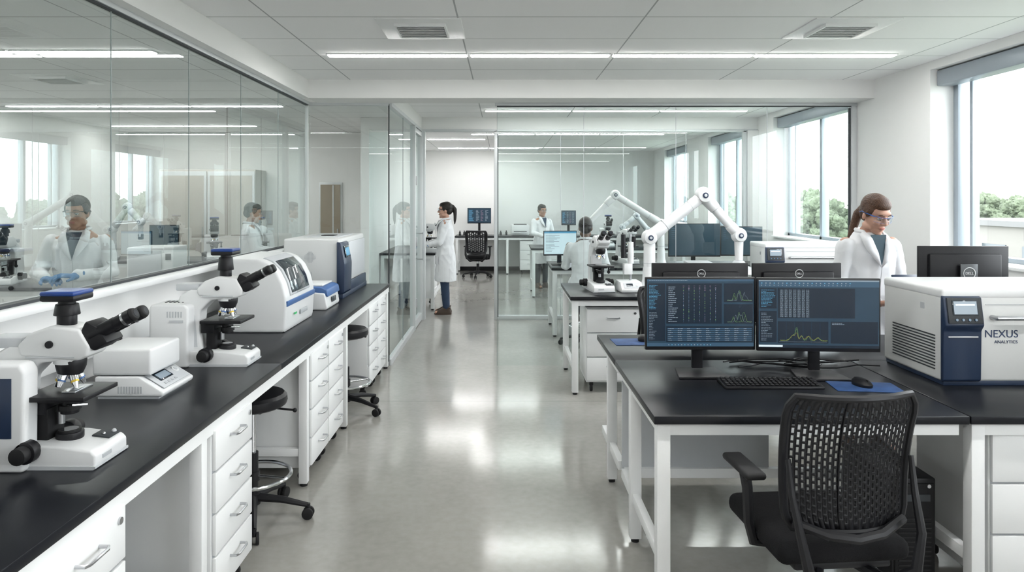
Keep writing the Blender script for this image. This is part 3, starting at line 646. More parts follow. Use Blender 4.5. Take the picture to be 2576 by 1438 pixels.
# ------------------------------------------------------------------ main instrument
nx=thing('analytical_instrument','large white instrument with navy control panel and printed company name','laboratory instrument',(2.55,3.52,HD))
g=G(); g.box((0,.0,.235),(.95,.50,.43),cream,.014,seg=3); g.box((0,0,.015),(.93,.49,.03),navy,.004); g.box((0,.0,.435),(.954,.504,.05),plast,.014,seg=3)
for i in range(12): g.box((-.476,-.02,.07+i*.0145),(.003,.36,.006),dark)
for z in (.36,): g.box((-.476,-.1,z),(.004,.03,.03),greyp)
g.box((.1,-.251,.385),(.74,.002,.003),greyp)
part(nx,'body',g)
g=G(); g.prism([(-.25,.02),(-.262,.03),(-.265,.26),(-.27,.27),(-.285,.29),(-.262,.42),(-.24,.43),(-.24,.02)],'x',-.477,-.295,navy,.006,2); g.box((-.385,-.267,.235),(.14,.004,.006),plast2); part(nx,'control_panel',g,'navy control panel')
g=G(); g.M=Matrix.Translation((-.385,-.277,.355))@Matrix.Rotation(-.17,4,'X'); g.box((0,0,.005),(.16,.01,.12),dark,.003); g.box((0,-.006,.018),(.12,.004,.07),smoke,.001); g.box((0,-.0085,.018),(.108,.001,.06),ugy); g.box((.0,-.0092,.032),(.09,.001,.008),uwh)
for i in range(4): g.cyl((-.045+i*.03,-.006,-.038),(-.045+i*.03,-.010,-.038),.006,ubar)
part(nx,'touchscreen',g)
g=G(); g.tube([(-.24,-.25,.325),(-.24,-.285,.325),(.36,-.285,.325),(.36,-.25,.325)],.011,steel,10); part(nx,'handle',g,'long steel handle bar')
text_part(nx,'name_lettering','NEXUS',.155,(-.275,-.2515,.245),(pi/2,0,0),navytxt,'LEFT','navy lettering NEXUS')
text_part(nx,'name_lettering','ANALYTICS',.110,(-.228,-.2515,.208),(pi/2,0,0),navytxt,'LEFT','navy lettering ANALYTICS')
# pc tower
pc=thing('computer_tower','black desktop computer tower on the floor under the desk','computer',(1.77,3.20,0))
g=G(); g.box((0,0,.26),(.19,.44,.48),blk,.006); part(pc,'case',g)
g=G(); g.box((0,-.222,.26),(.17,.01,.44),blkm,.003); g.box((0,-.229,.42),(.13,.004,.03),dark); g.cyl((.06,-.228,.47),(.06,-.232,.47),.008,steel)
for i in range(14): g.box((0,-.229,.07+i*.02),(.14,.003,.006),rub)
g.box((-.06,-.229,.05),(.02,.003,.02),ubar); part(pc,'front_panel',g)
g=G(); g.box((0,0,.01),(.23,.40,.02),plast2,.003)
for s_ in (-1,1): g.box((s_*.1,0,.035),(.01,.40,.04),plast2,.002)
part(pc,'stand',g)
# ------------------------------------------------------------------ office chair
def office_chair(loc,rot,label,detail=True):
    t=thing('office_chair',label,'chair',loc,rot)
    g=G(); g.box((0,-.01,.45),(.49,.47,.08),fabric,.035,seg=4); part(t,'seat',g)
    g=G(); g.box((0,.02,.40),(.36,.36,.03),blk,.01); part(t,'seat_pan',g)
    W=.475; z0=.545; H=.48
    def S(u,v,off=0):
        wv=W*(1-.13*max(0,(abs(2*v-1)-.72)/.28)**2)*(.93+.07*v); return V((u*wv/2,.24+.07*v-.055*u*u-.035*math.sin(pi*v*.9)+.02+off,z0+H*v))
    b=bmesh.new(); nc,nr=(26,17) if detail else (10,10)
    for c in range(nc):
        for r in range(-1,nr+1):
            o=.5*(c%2); v0=(r+o)/nr; v1=(r+1+o)/nr
            v0=max(.0,v0); v1=min(1,v1)
            if v1-v0<.3/nr: continue
            u0=-1+2*c/nc; u1=-1+2*(c+1)/nc; vm=(v0+v1)/2; a=(.40-.08*vm)*(u1-u0); bb=(.20-.08*vm)*(v1-v0)
            a=min(a,.45*(u1-u0))*.95
            edge=v0<.05 or v1>.96 or c in (0,nc-1)
            O=[S(u0,v0),S(u1,v0),S(u1,v1),S(u0,v1)]
            if edge: b.faces.new([b.verts.new(p) for p in O]); continue
            a2=a*.82
            I=[S(u0+a2,v0+bb),S(u1-a2,v0+bb),S(u1-a2,v1-bb),S(u0+a2,v1-bb)]
            vo=[b.verts.new(p) for p in O]; vi=[b.verts.new(p) for p in I]
            for k in range(4): b.faces.new((vo[k],vo[(k+1)%4],vi[(k+1)%4],vi[k]))
    bmesh.ops.remove_doubles(b,verts=b.verts[:],dist=.0002); bmesh.ops.recalc_face_normals(b,faces=b.faces)
    g=G(); g.add(b,blk); o=part(t,'backrest_mesh',g,'perforated black mesh back'); sm=o.modifiers.new('s','SOLIDIFY'); sm.thickness=.003
    g=G(); pts=[]
    n=14
    for i in range(n+1): pts.append(S(-1,i/n))
    for i in range(1,n): pts.append(S(-1+2*i/n,1))
    for i in range(n,-1,-1): pts.append(S(1,i/n))
    for i in range(n-1,0,-1): pts.append(S(-1+2*i/n,0))
    g.tube(pts,.013,blk,8,True)
    part(t,'backrest_frame',g)
    g=G()
    for s_ in (-1,1): g.tube([(s_*.05,.12,.39),(s_*.13,.26,.37),(s_*.19,.32,.44),(s_*.215,.31,.56),(s_*.222,.265,.68),(s_*.225,.24,.80)],[.020,.021,.019,.015,.012,.009],blk)
    g.tube([S(-.95,.06,.02),S(-.5,.0,.03),S(0,-.02,.03),S(.5,.0,.03),S(.95,.06,.02)],.017,blk); part(t,'back_support',g)
    for s_ in (-1,1):
        g=G(); g.tube([(s_*.18,.02,.40),(s_*.25,.02,.41),(s_*.272,.03,.49),(s_*.272,.02,.61),(s_*.268,-.01,.655)],[.019,.019,.019,.020,.022],blk); ar=part(t,'armrest',g)
        g=G(); g.box((s_*.265,-.03,.675),(.080,.235,.028),rub,.013,seg=3); part(ar,'arm_pad',g)
    g=G(); g.cyl((0,0,.1),(0,0,.30),.03,blk); g.cyl((0,0,.25),(0,0,.40),.018,chrome); g.box((0,0,.375),(.2,.24,.04),blk,.01); part(t,'column',g)
    g=G(); g.cyl((0,0,.08),(0,0,.15),.045,blk)
    for k in range(5):
        a=2*pi*k/5+.3; g.tube([(0,0,.125),(.16*math.cos(a),.16*math.sin(a),.11),(.32*math.cos(a),.32*math.sin(a),.075)],[.028,.022,.015],blk)
    part(t,'base',g)
    for k in range(5):
        a=2*pi*k/5+.3; u=V((-math.sin(a),math.cos(a),0)); c=V((.32*math.cos(a),.32*math.sin(a),.03)); g=G()
        for s_ in (-1,1): g.cyl(c+u*s_*.008,c+u*s_*.026,.03,rub,bev=.003)
        g.cyl(c,c+V((0,0,.05)),.012,blk); part(t,'caster',g)
    return t
office_chair((1.195,2.66,0),pi+.08,'black mesh-back office chair with armrests at the desk')
office_chair((1.33,5.1,0),.3,'black office chair tucked at the rear desk',False)
office_chair((-.55,15.2,0),pi*.9+.2,'black mesh office chair at the end wall counter',False)
# ------------------------------------------------------------------ robot arms
def robot(loc,base,sh,el,wr,tip,label,plate=True,grey=False,k=1.0):
    c=plast if not grey else plast2
    t=thing('robot_arm',label,'robot arm',loc)
    base=V(base);sh=V(sh);el=V(el);wr=V(wr);tip=V(tip)
    g=G(); g.lathe([(.10*k,0),(.105*k,.02),(.08*k,.05),(.065*k,.10),(.060*k,.2),(.056*k,.22)],c,base); part(t,'base',g)
    g=G(); g.cyl(base+V((0,0,.2)),sh-V((0,0,.03)),.055*k,c,.053*k); g.cyl(base+V((0,0,.25)),base+V((0,0,.255)),.057*k,greyp); part(t,'column',g)
    def joint(p,r,nm):
        r*=k; u=V((0,r,0))
        g=G(); g.sph(p,r*1.08,c,20); g.cyl(p-u*.98,p+u*.98,r*.84,c,bev=.008); j=part(t,nm,g)
        g=G()
        g.cyl(p-u*1.10,p-u*.9,r*.36,navy,bev=.003); g.cyl(p-u*1.13,p-u*1.0,r*.18,plast2); part(j,'joint_cap',g,'blue joint cap')
    joint(sh,.070,'shoulder_joint'); joint(el,.075,'elbow_joint'); joint(wr,.067,'wrist_joint')
    d=(el-sh).normalized()
    g=G(); g.cyl(sh+d*.04,sh+d*.18,.062*k,c,.057*k,bev=.010); g.cyl(sh+d*.17,el-d*.05,.053*k,c,.052*k); g.cyl(sh+d*.18,sh+d*.184,.058*k,greyp); g.cyl(el-d*.16,el-d*.157,.0535*k,greyp); part(t,'upper_link',g)
    d=(wr-el).normalized(); g=G(); g.cyl(el+d*.05,el+d*.17,.059*k,c,.052*k,bev=.010); g.cyl(el+d*.16,wr-d*.1,.047*k,c,.044*k); g.cyl(wr-d*.13,wr-d*.03,.051*k,c,bev=.010); g.cyl(el+d*.165,el+d*.169,.052*k,greyp); part(t,'forearm_link',g)
    g=G(); g.cyl(wr,tip,.042*k,c,.036*k)
    if plate: g.lathe([(.03,.12),(.05,.11),(.07,.07),(.15,.04),(.16,.0),(.0,.0)],plast2,tip-V((0,0,.12)))
    else: g.box(tip,(.06,.05,.08),blk,.008)
    part(t,'gripper',g); return t
robot((1.36,6.42,.86),(0,0,0),(0,0,.49),(.50,0,.88),(.83,0,.51),(.83,0,.28),'white articulated robot arm with blue joint caps on bench')
robot((2.0,8.75,.86),(0,0,0),(0,0,.54),(-.58,0,.90),(-1.0,0,.46),(-.98,0,.26),'white robot arm seen through the glass partition',False,False,.8)
microscope((.90,6.40,.86),.12,'white stereo-head microscope facing forward on the robot bench',house=False,camera=False,sc=1.02,dz=0)
pu=thing('sample_pump','white stirrer unit with black tube rack on robot bench','laboratory instrument',(1.16,6.36,.86),.1)
g=G(); g.prism([(-.11,0),(-.115,.03),(-.06,.09),(.1,.10),(.1,0)],'x',-.10,.10,plast,.008,2); part(pu,'body',g)
g=G(); g.cyl((.03,.06,.09),(.03,.06,.52),.012,steel); g.cyl((-.04,.05,.30),(-.04,.05,.52),.022,blk); g.cyl((.03,.05,.25),(.03,.05,.45),.028,plast); g.cyl((.06,.05,.40),(.06,.05,.50),.018,blk); g.box((0,.06,.37),(.12,.03,.03),blk,.004); g.box((0,.05,.2),(.08,.06,.1),plast,.006); part(pu,'tube_rack',g)
g=G(); g.M=Matrix.Translation((0,-.088,.062))@Matrix.Rotation(.8,4,'X'); g.box((0,0,0),(.15,.06,.004),plast2,.001); g.box((-.02,.005,.003),(.06,.03,.003),smoke,.001); g.cyl((.05,0,0),(.05,0,.008),.012,plast); part(pu,'keypad',g)
wb=thing('white_shaker','white sample shaker with lid beside the robot arm','laboratory instrument',(1.88,6.62,.86),0)
g=G(); g.box((0,0,.09),(.26,.26,.18),plast,.012,seg=3); g.prism([(-.13,.18),(-.10,.24),(.12,.25),(.13,.18)],'x',-.12,.12,plast2,.008); part(wb,'body',g)
g=G(); g.box((-.04,-.132,.11),(.1,.004,.05),smoke,.001); g.cyl((.07,-.13,.11),(.07,-.145,.11),.015,plast2); part(wb,'keypad',g)
ic=dup(nx,(2.86,6.55,.86),0,'white bench instrument with navy control panel behind the desks',(.95,.8,.95))
for ch in list(ic.children):
    if 'lettering' in ch.name: bpy.data.objects.remove(ch)
# ------------------------------------------------------------------ middle room furniture
table((.60,8.55,0),2.9,.95,.86,'white-framed black-topped bench behind the glass partition',legs_x=(.045,1.45,2.85))
monitor((.74,8.95,.86),.15,.44,.32,.12,ui4,'bright monitor on the bench behind the glass')
monitor((2.42,8.75,.86),0,.66,.42,.12,ui5,'dark monitor behind the glass partition')
monitor((3.05,8.85,.86),-.1,.52,.38,.12,ui5,'dark monitor behind the glass partition near the window')
microscope((1.65,9.15,.86),.3,'white microscope on the bench behind the glass',house=False,camera=False)
table((.49,12.0,0),2.7,.95,.86,'white-framed black-topped bench in the end room')
table((-1.1,15.75,0),4.7,.80,.87,'long black-topped counter along the end wall',legs_x=(.05,1.2,3.2,4.65))
pedestal((.62,16.1,0),0,.46,.5,.68,3,.09,'white drawer pedestal under the end wall counter')
pedestal((1.15,16.1,0),0,.46,.5,.68,3,.09,'white drawer pedestal under the end wall counter')
monitor((-.55,16.1,.87),0,.55,.36,.28,ui3,'wall counter monitor showing purple data')
monitor((1.53,16.1,.87),0,.34,.34,.24,ui3,'small monitor with blue screen on the end counter')
pr=thing('printer','white laser printer on the end wall counter','printer',(.40,16.1,.87))
g=G(); g.box((0,0,.13),(.42,.36,.24),plast,.02,seg=3); g.box((0,-.17,.10),(.3,.05,.02),dark); part(pr,'body',g)
g=G(); g.box((0,-.2,.06),(.3,.12,.01),plast2,.002); part(pr,'paper_tray',g)
g=G(); g.box((0,-.1,.257),(.3,.1,.012),blk,.003,(.2,0,0)); part(pr,'control_panel',g)
def bottle(loc,label):
    t=thing('reagent_bottle',label,'bottle',loc); t.scale=(.7,.7,.6); g=G(); g.lathe([(.035,0),(.038,.01),(.038,.11),(.015,.14),(.015,.16)],mat('dark_bottle',(.02,.02,.022),.2)); part(t,'bottle_body',g); g=G(); g.cyl((0,0,.158),(0,0,.185),.019,blk); part(t,'cap',g); return t
bt=bottle((-1.0,16.1,.87),'small dark reagent bottle with black cap')
for x,y,z in ((-.90,16.15,.87),(-.05,16.1,.87),(.08,16.2,.87),(1.2,12.5,.86)): dup(bt,(x,y,z),group='small dark reagent bottles')
microscope((1.9,12.5,.86),0,'white microscope with camera on the end room bench')
robot((2.6,12.45,.86),(0,0,0),(0,0,.3),(-.2,0,.55),(-.45,0,.35),(-.45,0,.2),'small robot arm on the end room bench',False,True,.8)
for i,(x,z) in enumerate(((.02,1.62),(.16,1.62),(.02,1.42))):
    solo('wall_notice',G().box((0,0,0),(.11,.006,.15),paper),'small printed notice pinned to the end wall','notice',(x,16.59,z),group='wall notices')
cb=table((-1.9,10.62,0),.86,1.8,.88,'narrow black-topped bench beside the standing woman')
microscope((-1.15,10.80,.88),R90,'white microscope with black eyepieces facing the standing woman',house=False,camera=False)
pedestal((-1.38,11.5,0),R90,.44,.5,.68,4,.09,'white drawer pedestal under the narrow bench')
# left room
table((-6.0,6.3,0),3.4,.8,.9,'black-topped bench in the neighbouring room')
table((-5.6,9.0,0),3.0,.8,.9,'black-topped bench further into the neighbouring room')
microscope((-4.75,6.6,.9),.3,'white microscope in the neighbouring room')
wu=thing('white_incubator','pale boxy incubator in the neighbouring room','laboratory instrument',(-3.35,6.72,.9),.1)
g=G(); g.box((0,0,.18),(.42,.4,.34),plast,.015,seg=3); g.box((0,0,.005),(.38,.36,.01),blk); part(wu,'body',g)
g=G(); g.box((-.04,-.205,.18),(.30,.012,.28),plast2,.006); g.box((.17,-.205,.26),(.05,.006,.06),smoke); part(wu,'door',g)
microscope((-3.9,9.35,.9),.4,'white microscope on the further bench')
microscope((-3.3,9.35,.9),-.4,'white microscope at the bench end',house=False)
monitor((-4.6,9.4,.9),0,.4,.34,.12,ui5,'dark monitor on the further bench')
robot((-5.3,9.4,.9),(0,0,0),(0,0,.4),(.2,0,.7),(.38,0,.5),(.38,0,.3),'robot arm in the neighbouring room',False,True,.8)
pedestal((-3.0,6.62,0),0,.42,.5,.68,4,.09,'white drawer pedestal in the neighbouring room')
cbn=thing('storage_cabinet','tall taupe storage cabinet against the neighbouring wall','cabinet',(-4.9,11.72,0))
tan=mat('cabinet_taupe',(.50,.47,.43),.5)
g=G(); g.box((0,0,1.1),(1.6,.5,2.2),tan,.006); part(cbn,'body',g)
for s_ in (-1,1):
    g=G(); g.box((s_*.4,-.26,1.1),(.78,.02,2.14),alu2,.004); g.box((s_*.4,-.272,1.1),(.70,.004,2.0),tan); dd=part(cbn,'door',g)
    g=G(); g.cyl((s_*.07,-.29,1.0),(s_*.07,-.29,1.25),.008,steel); part(dd,'handle',g)
# ------------------------------------------------------------------ people
def hand(g,w,d,n,side,m,curl=.45,k=1.0):
    w=V(w); d=V(d).normalized(); n=V(n); n=(n-d*n.dot(d)).normalized(); l=d.cross(n)*side
    offs=(.033,.011,-.011,-.032); ln=(.92,1.0,.95,.75); ax=d.cross(n)
    for o,le in zip(offs,ln):
        a=w+l*o*.55*k; b=w+d*.085*k*(.95 if abs(o)>.02 else 1)+l*o*k; g.cap(a,b,.015*k,.0125*k,m,10)
        p=b; dd=d.copy()
        for j,sl in enumerate((.042,.027,.021)):
            ang=curl*(.6+.35*j); dd=Matrix.Rotation(ang,3,ax)@dd
            q=p+dd.normalized()*sl*le*k; g.cap(p,q,.0095*k-.0006*j,.0088*k-.0008*j,m,8); p=q
    a=w+d*.022*k+l*.022*k; b=a+(d*.5+l*.75+n*.35).normalized()*.042*k; c=b+(d*.85+l*.25+n*.3).normalized()*.034*k
    g.cap(a,b,.015*k,.0115*k,m,8); g.cap(b,c,.0112*k,.0092*k,m,8)
def person(loc,rot,label,sk,hairm,arms,yaw=0,pitch=0,roll=0,ponytail=False,seated=False,hem=.5,leg=jean,voxel=.008,gloves=False,glasses=None,sc=1,male=False,shirtm=shirt,lean=0,pt_dir=(0,0,0),low=0):
    sw=.185 if male else .160
    NK=V((0,.015-lean,1.42)); H=Matrix.Translation(NK)@Euler((pitch,roll,yaw)).to_matrix().to_4x4()@Matrix.Translation(-V((0,.015,1.42)))
    ly=lambda z:-lean*max(0,min(1,(z-.9)/.5))
    g=G()
    g.loft([(0,.005,.84,.15,.10),(0,.005,.92,.165,.11),(0,0+ly(1.05),1.05,.135,.095),(0,ly(1.18),1.18,.15,.105),(0,ly(1.3),1.30,sw-.005,.105),(0,ly(1.38),1.38,sw-.03,.08),(0,.01+ly(1.44),1.44,.07,.06)],sk)
    g.cap((0,.012-lean,1.38),NK+V((0,0,.02)),.058,.049,sk)
    g.M=H; g.cap((0,.015,1.42),(0,.010,1.50),.049,.048,sk)
    g.sph((0,.012,1.605),(.074,.094,.092),sk,24); g.sph((0,-.018,1.55),(.062,.072,.085),sk,24); g.sph((0,-.045,1.495),(.040,.042,.038),sk,20); g.sph((0,-.074,1.473),(.020,.018,.016),sk)
    g.sph((0,-.07,1.612),(.048,.020,.022),sk)
    for s_ in (-1,1):
        g.sph((s_*.034,-.066,1.548),(.022,.022,.022),sk); g.sph((s_*.073,.010,1.565),(.010,.019,.031),sk,14,(0,0,s_*.3)); g.sph((s_*.05,-.01,1.50),(.018,.04,.022),sk)
    g.cap((0,-.086,1.59),(0,-.106,1.552),.008,.0125,sk,12)
    for s_ in (-1,1): g.sph((s_*.011,-.097,1.548),.0085,sk)
    g.sph((0,-.086,1.516),(.022,.011,.008),sk); g.M=Matrix.Identity(4)
    hipz=.90
    if seated: kn=V((.11,-.42,.90)); an_=V((.11,-.40,.50))
    else: kn=V((.095,-.01,.48)); an_=V((.09,.015,.09))
    for s_ in (-1,1):
        S=lambda v:V((v.x*s_,v.y,v.z)); hp=V((.09*s_,0,hipz))
        g.cap(hp,S(kn),.088,.056,sk); g.cap(S(kn),S(an_),.055,.038,sk); f=S(an_)
        g.cap(f+V((0,.02,-.04)),f+V((s_*.01,-.15,-.06)),.036,.027,sk)
    for s_,(e,w_,hd,hn) in zip((-1,1),arms):
        e=V(e);w_=V(w_); sh=V((s_*sw,-lean,1.36)); g.cap(sh,e,.046,.038,sk); g.cap(e,w_,.037,.025,sk)
        if not gloves: hand(g,w_,hd,hn,s_,sk)
    body=bake(g,voxel,sk,'person',2); o=bpy.data.objects.new('person',body); COL.objects.link(o); o.location=loc; o.rotation_euler=(0,0,rot); o.scale=(sc,)*3; props(o,label,'person')
    for s_ in (-1,1):
        g=G(); g.M=H; g.sph((s_*.030,-.076,1.579),(.0135,.012,.0085),eyew,14); g.sph((s_*.030,-.0835,1.576),(.0062,.005,.0062),iris,12); g.tube([(s_*.015,-.087,1.587),(s_*.030,-.092,1.5885),(s_*.044,-.083,1.586)],.003,sk,6); g.tube([(s_*.015,-.088,1.584),(s_*.030,-.0935,1.5855),(s_*.044,-.085,1.583)],.0012,hairk,6); part(o,'eye',g)
        g=G(); g.M=H; g.tube([(s_*.014,-.091,1.603),(s_*.030,-.092,1.609),(s_*.048,-.078,1.604)],[.003,.0035,.002],hairm,6); part(o,'eyebrow',g)
    g=G(); g.M=H; g.sph((0,-.0925,1.519),(.020,.008,.0042),lips,14); g.sph((0,-.0925,1.511),(.017,.009,.0048),lips,14); part(o,'lips',g)
    g=G(); g.M=H
    g.sph((0,.026,1.618),(.082,.096,.088),hairm,24); g.sph((0,-.002,1.652),(.068,.080,.050),hairm,20); g.sph((0,.055,1.57),(.070,.062,.07),hairm,20)
    for s_ in (-1,1): g.sph((s_*.068,.005,1.605),(.016,.045,.045),hairm)
    if ponytail:
        pd=V(pt_dir); q=-low; g.cap((0,.10,1.64+q),(0,.12,1.63+q),.026,.026,hairm); p=[V((0,.12,1.63+q)),V((0,.15,1.58+q)),V((0,.15,1.50+q)),V((0,.145,1.42+q)),V((0,.14,1.36+q))]
        rr=[.026,.030,.027,.021,.010]
        for k in range(4): g.cap(p[k]+pd*.02*k,p[k+1]+pd*.02*(k+1),rr[k],rr[k+1],hairm)
    part(o,'hair',bake(g,.006,hairm,'hair',3,.003))
    g=G()
    tor=[(0,.005,hem,.215,.165),(0,.005,.70,.205,.16),(0,.005,.92,.19,.145),(0,ly(1.05),1.05,.160,.125),(0,ly(1.18),1.18,.172,.132),(0,ly(1.3),1.30,sw+.012,.124),(0,ly(1.36),1.365,sw-.014,.102),(0,.010+ly(1.4),1.405,.115,.085),(0,.015+ly(1.44),1.435,.080,.072)]
    if seated: tor=[(0,.005,.80,.2,.16)]+tor[2:]
    g.loft(tor,coatm)
    if seated:
        for s_ in (-1,1): g.cap((.1*s_,0,.9),(.11*s_,-.35,.90),.11,.085,coatm)
    for s_,(e,w_,hd,hn) in zip((-1,1),arms):
        e=V(e);w_=V(w_); sh=V((s_*(sw-.005),-lean,1.345)); wd=(w_-e); c=e+wd*.93; g.cap(sh,e,.060,.052,coatm); g.cap(e,c,.052,.042,coatm)
    part(o,'lab_coat',bake(g,max(voxel,.008),coatm,'lab_coat',3,.010),'white cotton lab coat')
    def fy(z):
        u=(z-1.18)/.25; return -(.139-.05*max(0,u-.35))+ly(z)-.006
    g=G(); n=8
    for i in range(n):
        z1=1.425-.20*i/n; z2=1.425-.20*(i+1)/n; w1=.055*(1-i/n); w2=.055*(1-(i+1)/n)
        y1=fy(z1)-.004; y2=fy(z2)-.004
        g.quad([(-w1,y1+w1*.3,z1),(w1,y1+w1*.3,z1),(w2+1e-4,y2+w2*.3,z2),(-w2-1e-4,y2+w2*.3,z2)],shirtm)
    part(o,'shirt',g,'dark shirt at the neckline')
    for s_ in (-1,1):
        g=G()
        g.tube([(s_*.0,.085+ly(1.4),1.455),(s_*.05,.065+ly(1.4),1.455),(s_*.072,.02+ly(1.4),1.448),(s_*.064,-.045+ly(1.4),1.44)],[.012,.013,.014,.013],coatm,8)
        a=[(s_*.062,-.045+ly(1.4),1.45),(s_*.050,fy(1.40)+.004,1.40),(s_*.024,fy(1.30)-.006,1.31),(s_*.001,fy(1.22)-.006,1.215)]
        bq=[(s_*.095,-.04+ly(1.4),1.425),(s_*.105,fy(1.38)+.030,1.375),(s_*.095,fy(1.34)+.018,1.335),(s_*.045,fy(1.26)+.004,1.26)]
        b=bmesh.new(); va=[b.verts.new(q) for q in a]; vb=[b.verts.new(V(q)+V((0,-.010,0))) for q in bq]
        for k in range(3): b.faces.new((va[k],va[k+1],vb[k+1],vb[k]))
        g.add(b,coatm); c_=part(o,'collar',g,'white coat lapel'); sm=c_.modifiers.new('s','SOLIDIFY'); sm.thickness=.004
    g=G()
    if not seated: g.tube([(0.003,fy(1.225)-.002,1.215),(.003,-.136+ly(1.05),1.05),(.003,-.149,.92),(.003,-.164,.70),(.003,-.167,hem+.02)],.0025,plast2,5)
    else: g.sph((0,-.13,1.1),.006,plast2)
    part(o,'coat_placket',g)
    if not seated:
        for s_ in (-1,1):
            g=G(); g.box((s_*.11,-.135,.82),(.10,.012,.12),coatm,.005,(0,0,s_*.45)); part(o,'coat_pocket',g)
    g=G(); g.loft([(0,.005,.82,.165,.115),(0,.005,.95,.168,.115)],leg)
    for s_ in (-1,1):
        S=lambda v:V((v.x*s_,v.y,v.z)); g.cap((.09*s_,0,.88),S(kn),.098,.068,leg); g.cap(S(kn),S(an_)+V((0,0,.02)),.067,.052,leg)
    part(o,'trousers',bake(g,.010,leg,'trousers',3))
    for s_ in (-1,1):
        f=V((an_.x*s_,an_.y,an_.z-.09)); g=G(); g.M=Matrix.Translation(f)
        g.loft([(0,-.05,0,.045,.13),(0,-.05,.02,.048,.132),(0,-.045,.045,.045,.12),(0,-.02,.075,.042,.08),(0,.015,.11,.045,.055)],shoem,24,2.4); part(o,'shoe',g)
    if gloves:
        for s_,(e,w_,hd,hn) in zip((-1,1),arms):
            g=G(); hand(g,w_,hd,hn,s_,glove,k=1.08); e=V(e);w2=V(w_); g.cap(w2-(w2-e).normalized()*.05,w2,.040,.030,glove); part(o,'glove',bake(g,.006,glove,'glove',2),'blue nitrile glove')
    if glasses:
        g=G(); g.M=H; n=10; zt,zb=1.597,1.560
        def cx(u): return V((.066*math.sin(u*1.15)/math.sin(1.15),-.110+.055*(1-math.cos(u*1.25)),0))
        for i in range(n):
            a=cx(-1+2*i/n); b2=cx(-1+2*(i+1)/n); g.quad([a+V((0,0,zb)),b2+V((0,0,zb)),b2+V((0,0,zt)),a+V((0,0,zt))],glassG)
        g.tube([cx(-1+2*i/n)+V((0,0,zt)) for i in range(n+1)],.0017,glasses,6)
        g.tube([cx(-1+2*i/n)+V((0,0,zb)) for i in range(n+1)],.0008,glasses,6)
        for s_ in (-1,1): g.tube([cx(s_)+V((0,0,zt-.004)),V((s_*.079,-.03,1.590)),V((s_*.082,.03,1.585)),V((s_*.08,.05,1.57))],[.0035,.003,.0025,.002],glasses,6)
        part(o,'safety_glasses',g,'clear safety glasses')
    return o
pw=person((2.48,4.74,0),.10,'woman in white lab coat and blue-framed safety glasses holding a tablet',skin,hairb,
  [((-.225,-.05,1.10),(-.08,-.26,1.00),(.75,-.5,.1),(.2,.3,1)),((.225,-.05,1.10),(.16,-.25,1.01),(-.25,-1,.2),(0,.2,1))],yaw=.10,pitch=.42,ponytail=True,voxel=.0045,glasses=bluef,sc=1.03,lean=.04,shirtm=shirt2,pt_dir=(-1.1,-1.2,0),low=.06)
tb=thing('tablet_computer','dark blue tablet held by the woman','tablet',(2.60,4.38,1.12),.12)
g=G(); g.box((0,0,0),(.19,.012,.25),navy,.004,(-.7,0,0)); part(tb,'case',g)
g=G(); g.box((0,.0055,.0065),(.16,.002,.21),smoke,0,(-.7,0,0)); part(tb,'screen',g)
person((-.86,10.35,0),-pi/2+.05,'woman with dark ponytail in profile, white lab coat and jeans',skin,hairk,
  [((-.19,-.08,1.10),(-.09,-.29,1.06),(.2,-1,.0),(0,0,-1)),((.19,-.08,1.10),(.09,-.29,1.04),(-.2,-1,.0),(0,0,-1))],ponytail=True,hem=.50,glasses=blk,sc=.98,pitch=.04,gloves=True)
person((-3.28,5.35,0),.25,'man in white lab coat and blue gloves handling a sample',skin2,hairk,
  [((-.25,-.06,1.12),(-.12,-.30,1.10),(.6,-.6,.1),(.1,0,-1)),((.25,-.06,1.12),(.08,-.32,1.12),(-.6,-.5,.1),(-.1,0,-1))],pitch=.16,yaw=-.1,male=True,gloves=True,glasses=blk,sc=1.02,leg=trou)
person((-3.1,8.5,0),pi/2+.3,'person in white lab coat leaning over neighbouring bench',skin2,hairk,
  [((-.22,-.06,1.12),(-.12,-.28,1.08),(.2,-1,.1),(0,0,-1)),((.22,-.06,1.12),(.12,-.28,1.08),(-.2,-1,.0),(0,0,-1))],male=True,leg=trou,pitch=.2,voxel=.01,sc=.98)
person((.75,13.4,0),.5,'man in white lab coat and glasses standing in the end room',skin2,hairk,
  [((-.24,-.05,1.12),(-.12,-.26,1.06),(.5,-.8,.1),(.1,0,-1)),((.24,-.05,1.12),(.12,-.26,1.06),(-.5,-.8,.0),(0,0,-1))],male=True,leg=trou,pitch=.15,voxel=.01,glasses=blk,sc=.95)
person((.965,8.08,-.20),pi-.1,'seated person in white lab coat seen from behind at bench',skin3,hairk,
  [((-.24,-.08,1.12),(-.14,-.28,1.14),(.2,-1,.1),(0,0,-1)),((.24,-.08,1.12),(.14,-.28,1.14),(-.2,-1,.0),(0,0,-1))],male=True,seated=True,leg=trou,pitch=.05,voxel=.01)
s3=stool((.965,8.08,0),.2,.60)
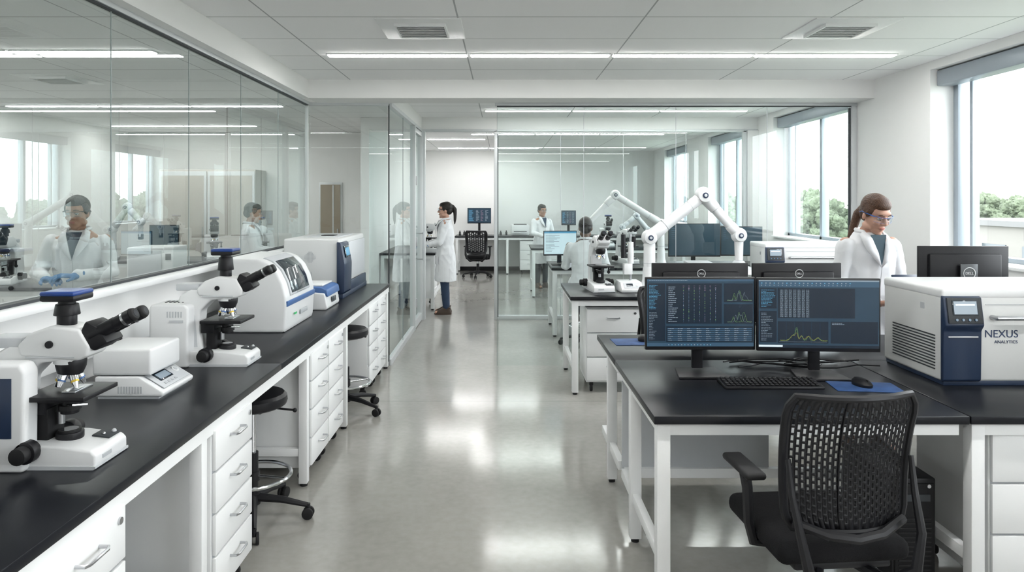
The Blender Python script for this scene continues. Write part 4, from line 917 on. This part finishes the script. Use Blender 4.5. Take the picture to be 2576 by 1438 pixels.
# ------------------------------------------------------------------ outside
leaf=mat('tree_leaves',(.075,.095,.058),.9,var=.6,scale=2.2,bump=1,bdist=.3); bark=mat('tree_bark',(.10,.08,.06),.9); grass=mat('grass',(.10,.12,.08),.9,var=.3,scale=.05); conc=mat('building_facade',(.12,.115,.104),.8); roof=mat('roof_grey',(.10,.10,.10),.8)
g=G(); g.box((104,60,-8.2),(200,300,.2),grass); o=solo('lawn',g,'green lawn far below the windows','lawn')
t=thing('tree','leafy green deciduous tree outside the building','tree',(18,58,-8))
g=G(); g.tube([(0,0,-.05),(.1,0,2.5),(0,.1,5),(.1,0,7)],[.4,.3,.22,.12],bark); part(t,'trunk',g)
g=G()
for k in range(90):
    a=random.uniform(0,2*pi); r=random.uniform(0,3.2); z=random.uniform(3.4,9.2); r*=1-abs(z-6)/5
    b=bmesh.new(); bmesh.ops.create_icosphere(b,subdivisions=4,radius=random.uniform(.4,.9))
    for v in b.verts: v.co*=1+.35*noise.noise(v.co*2.6+V((k*3,0,0)))+.30*noise.noise(v.co*8)+.2*noise.noise(v.co*18)
    b.transform(Matrix.Translation((r*math.cos(a),r*math.sin(a),z))); g.add(b,leaf)
f=part(t,'foliage',g.mesh('foliage',0)); f['kind']='stuff'
rnd=random.Random(3)
for d,x0,n in ((58,26.5,4),(68,22,5),(78,24,6)):
    for k in range(n):
        dup(t,(x0+8.4*k,d+rnd.uniform(-.6,.6),-8),rnd.uniform(0,6),scale=(1,1,rnd.uniform(.96,1.10)),group='trees outside the windows')
bd=thing('office_building','low pale office building outside the windows','building',(36,38,-8.08))
g=G(); g.box((0,0,4.2),(18,10,8.4),conc,.05); g.box((0,0,8.5),(18.4,10.4,.3),roof); part(bd,'facade',g)
for i in range(6):
    g=G(); g.box((-7.5+i*3,-5.03,6.6),(1.8,.06,1.5),smoke); part(bd,'window',g)
for i in range(3):
    g=G(); g.box((-9.03,-3+i*3,6.6),(.06,1.8,1.5),smoke); part(bd,'window',g)
g=G(); g.box((2,0,9),(3,3,1),roof,.05); part(bd,'roof_unit',g)
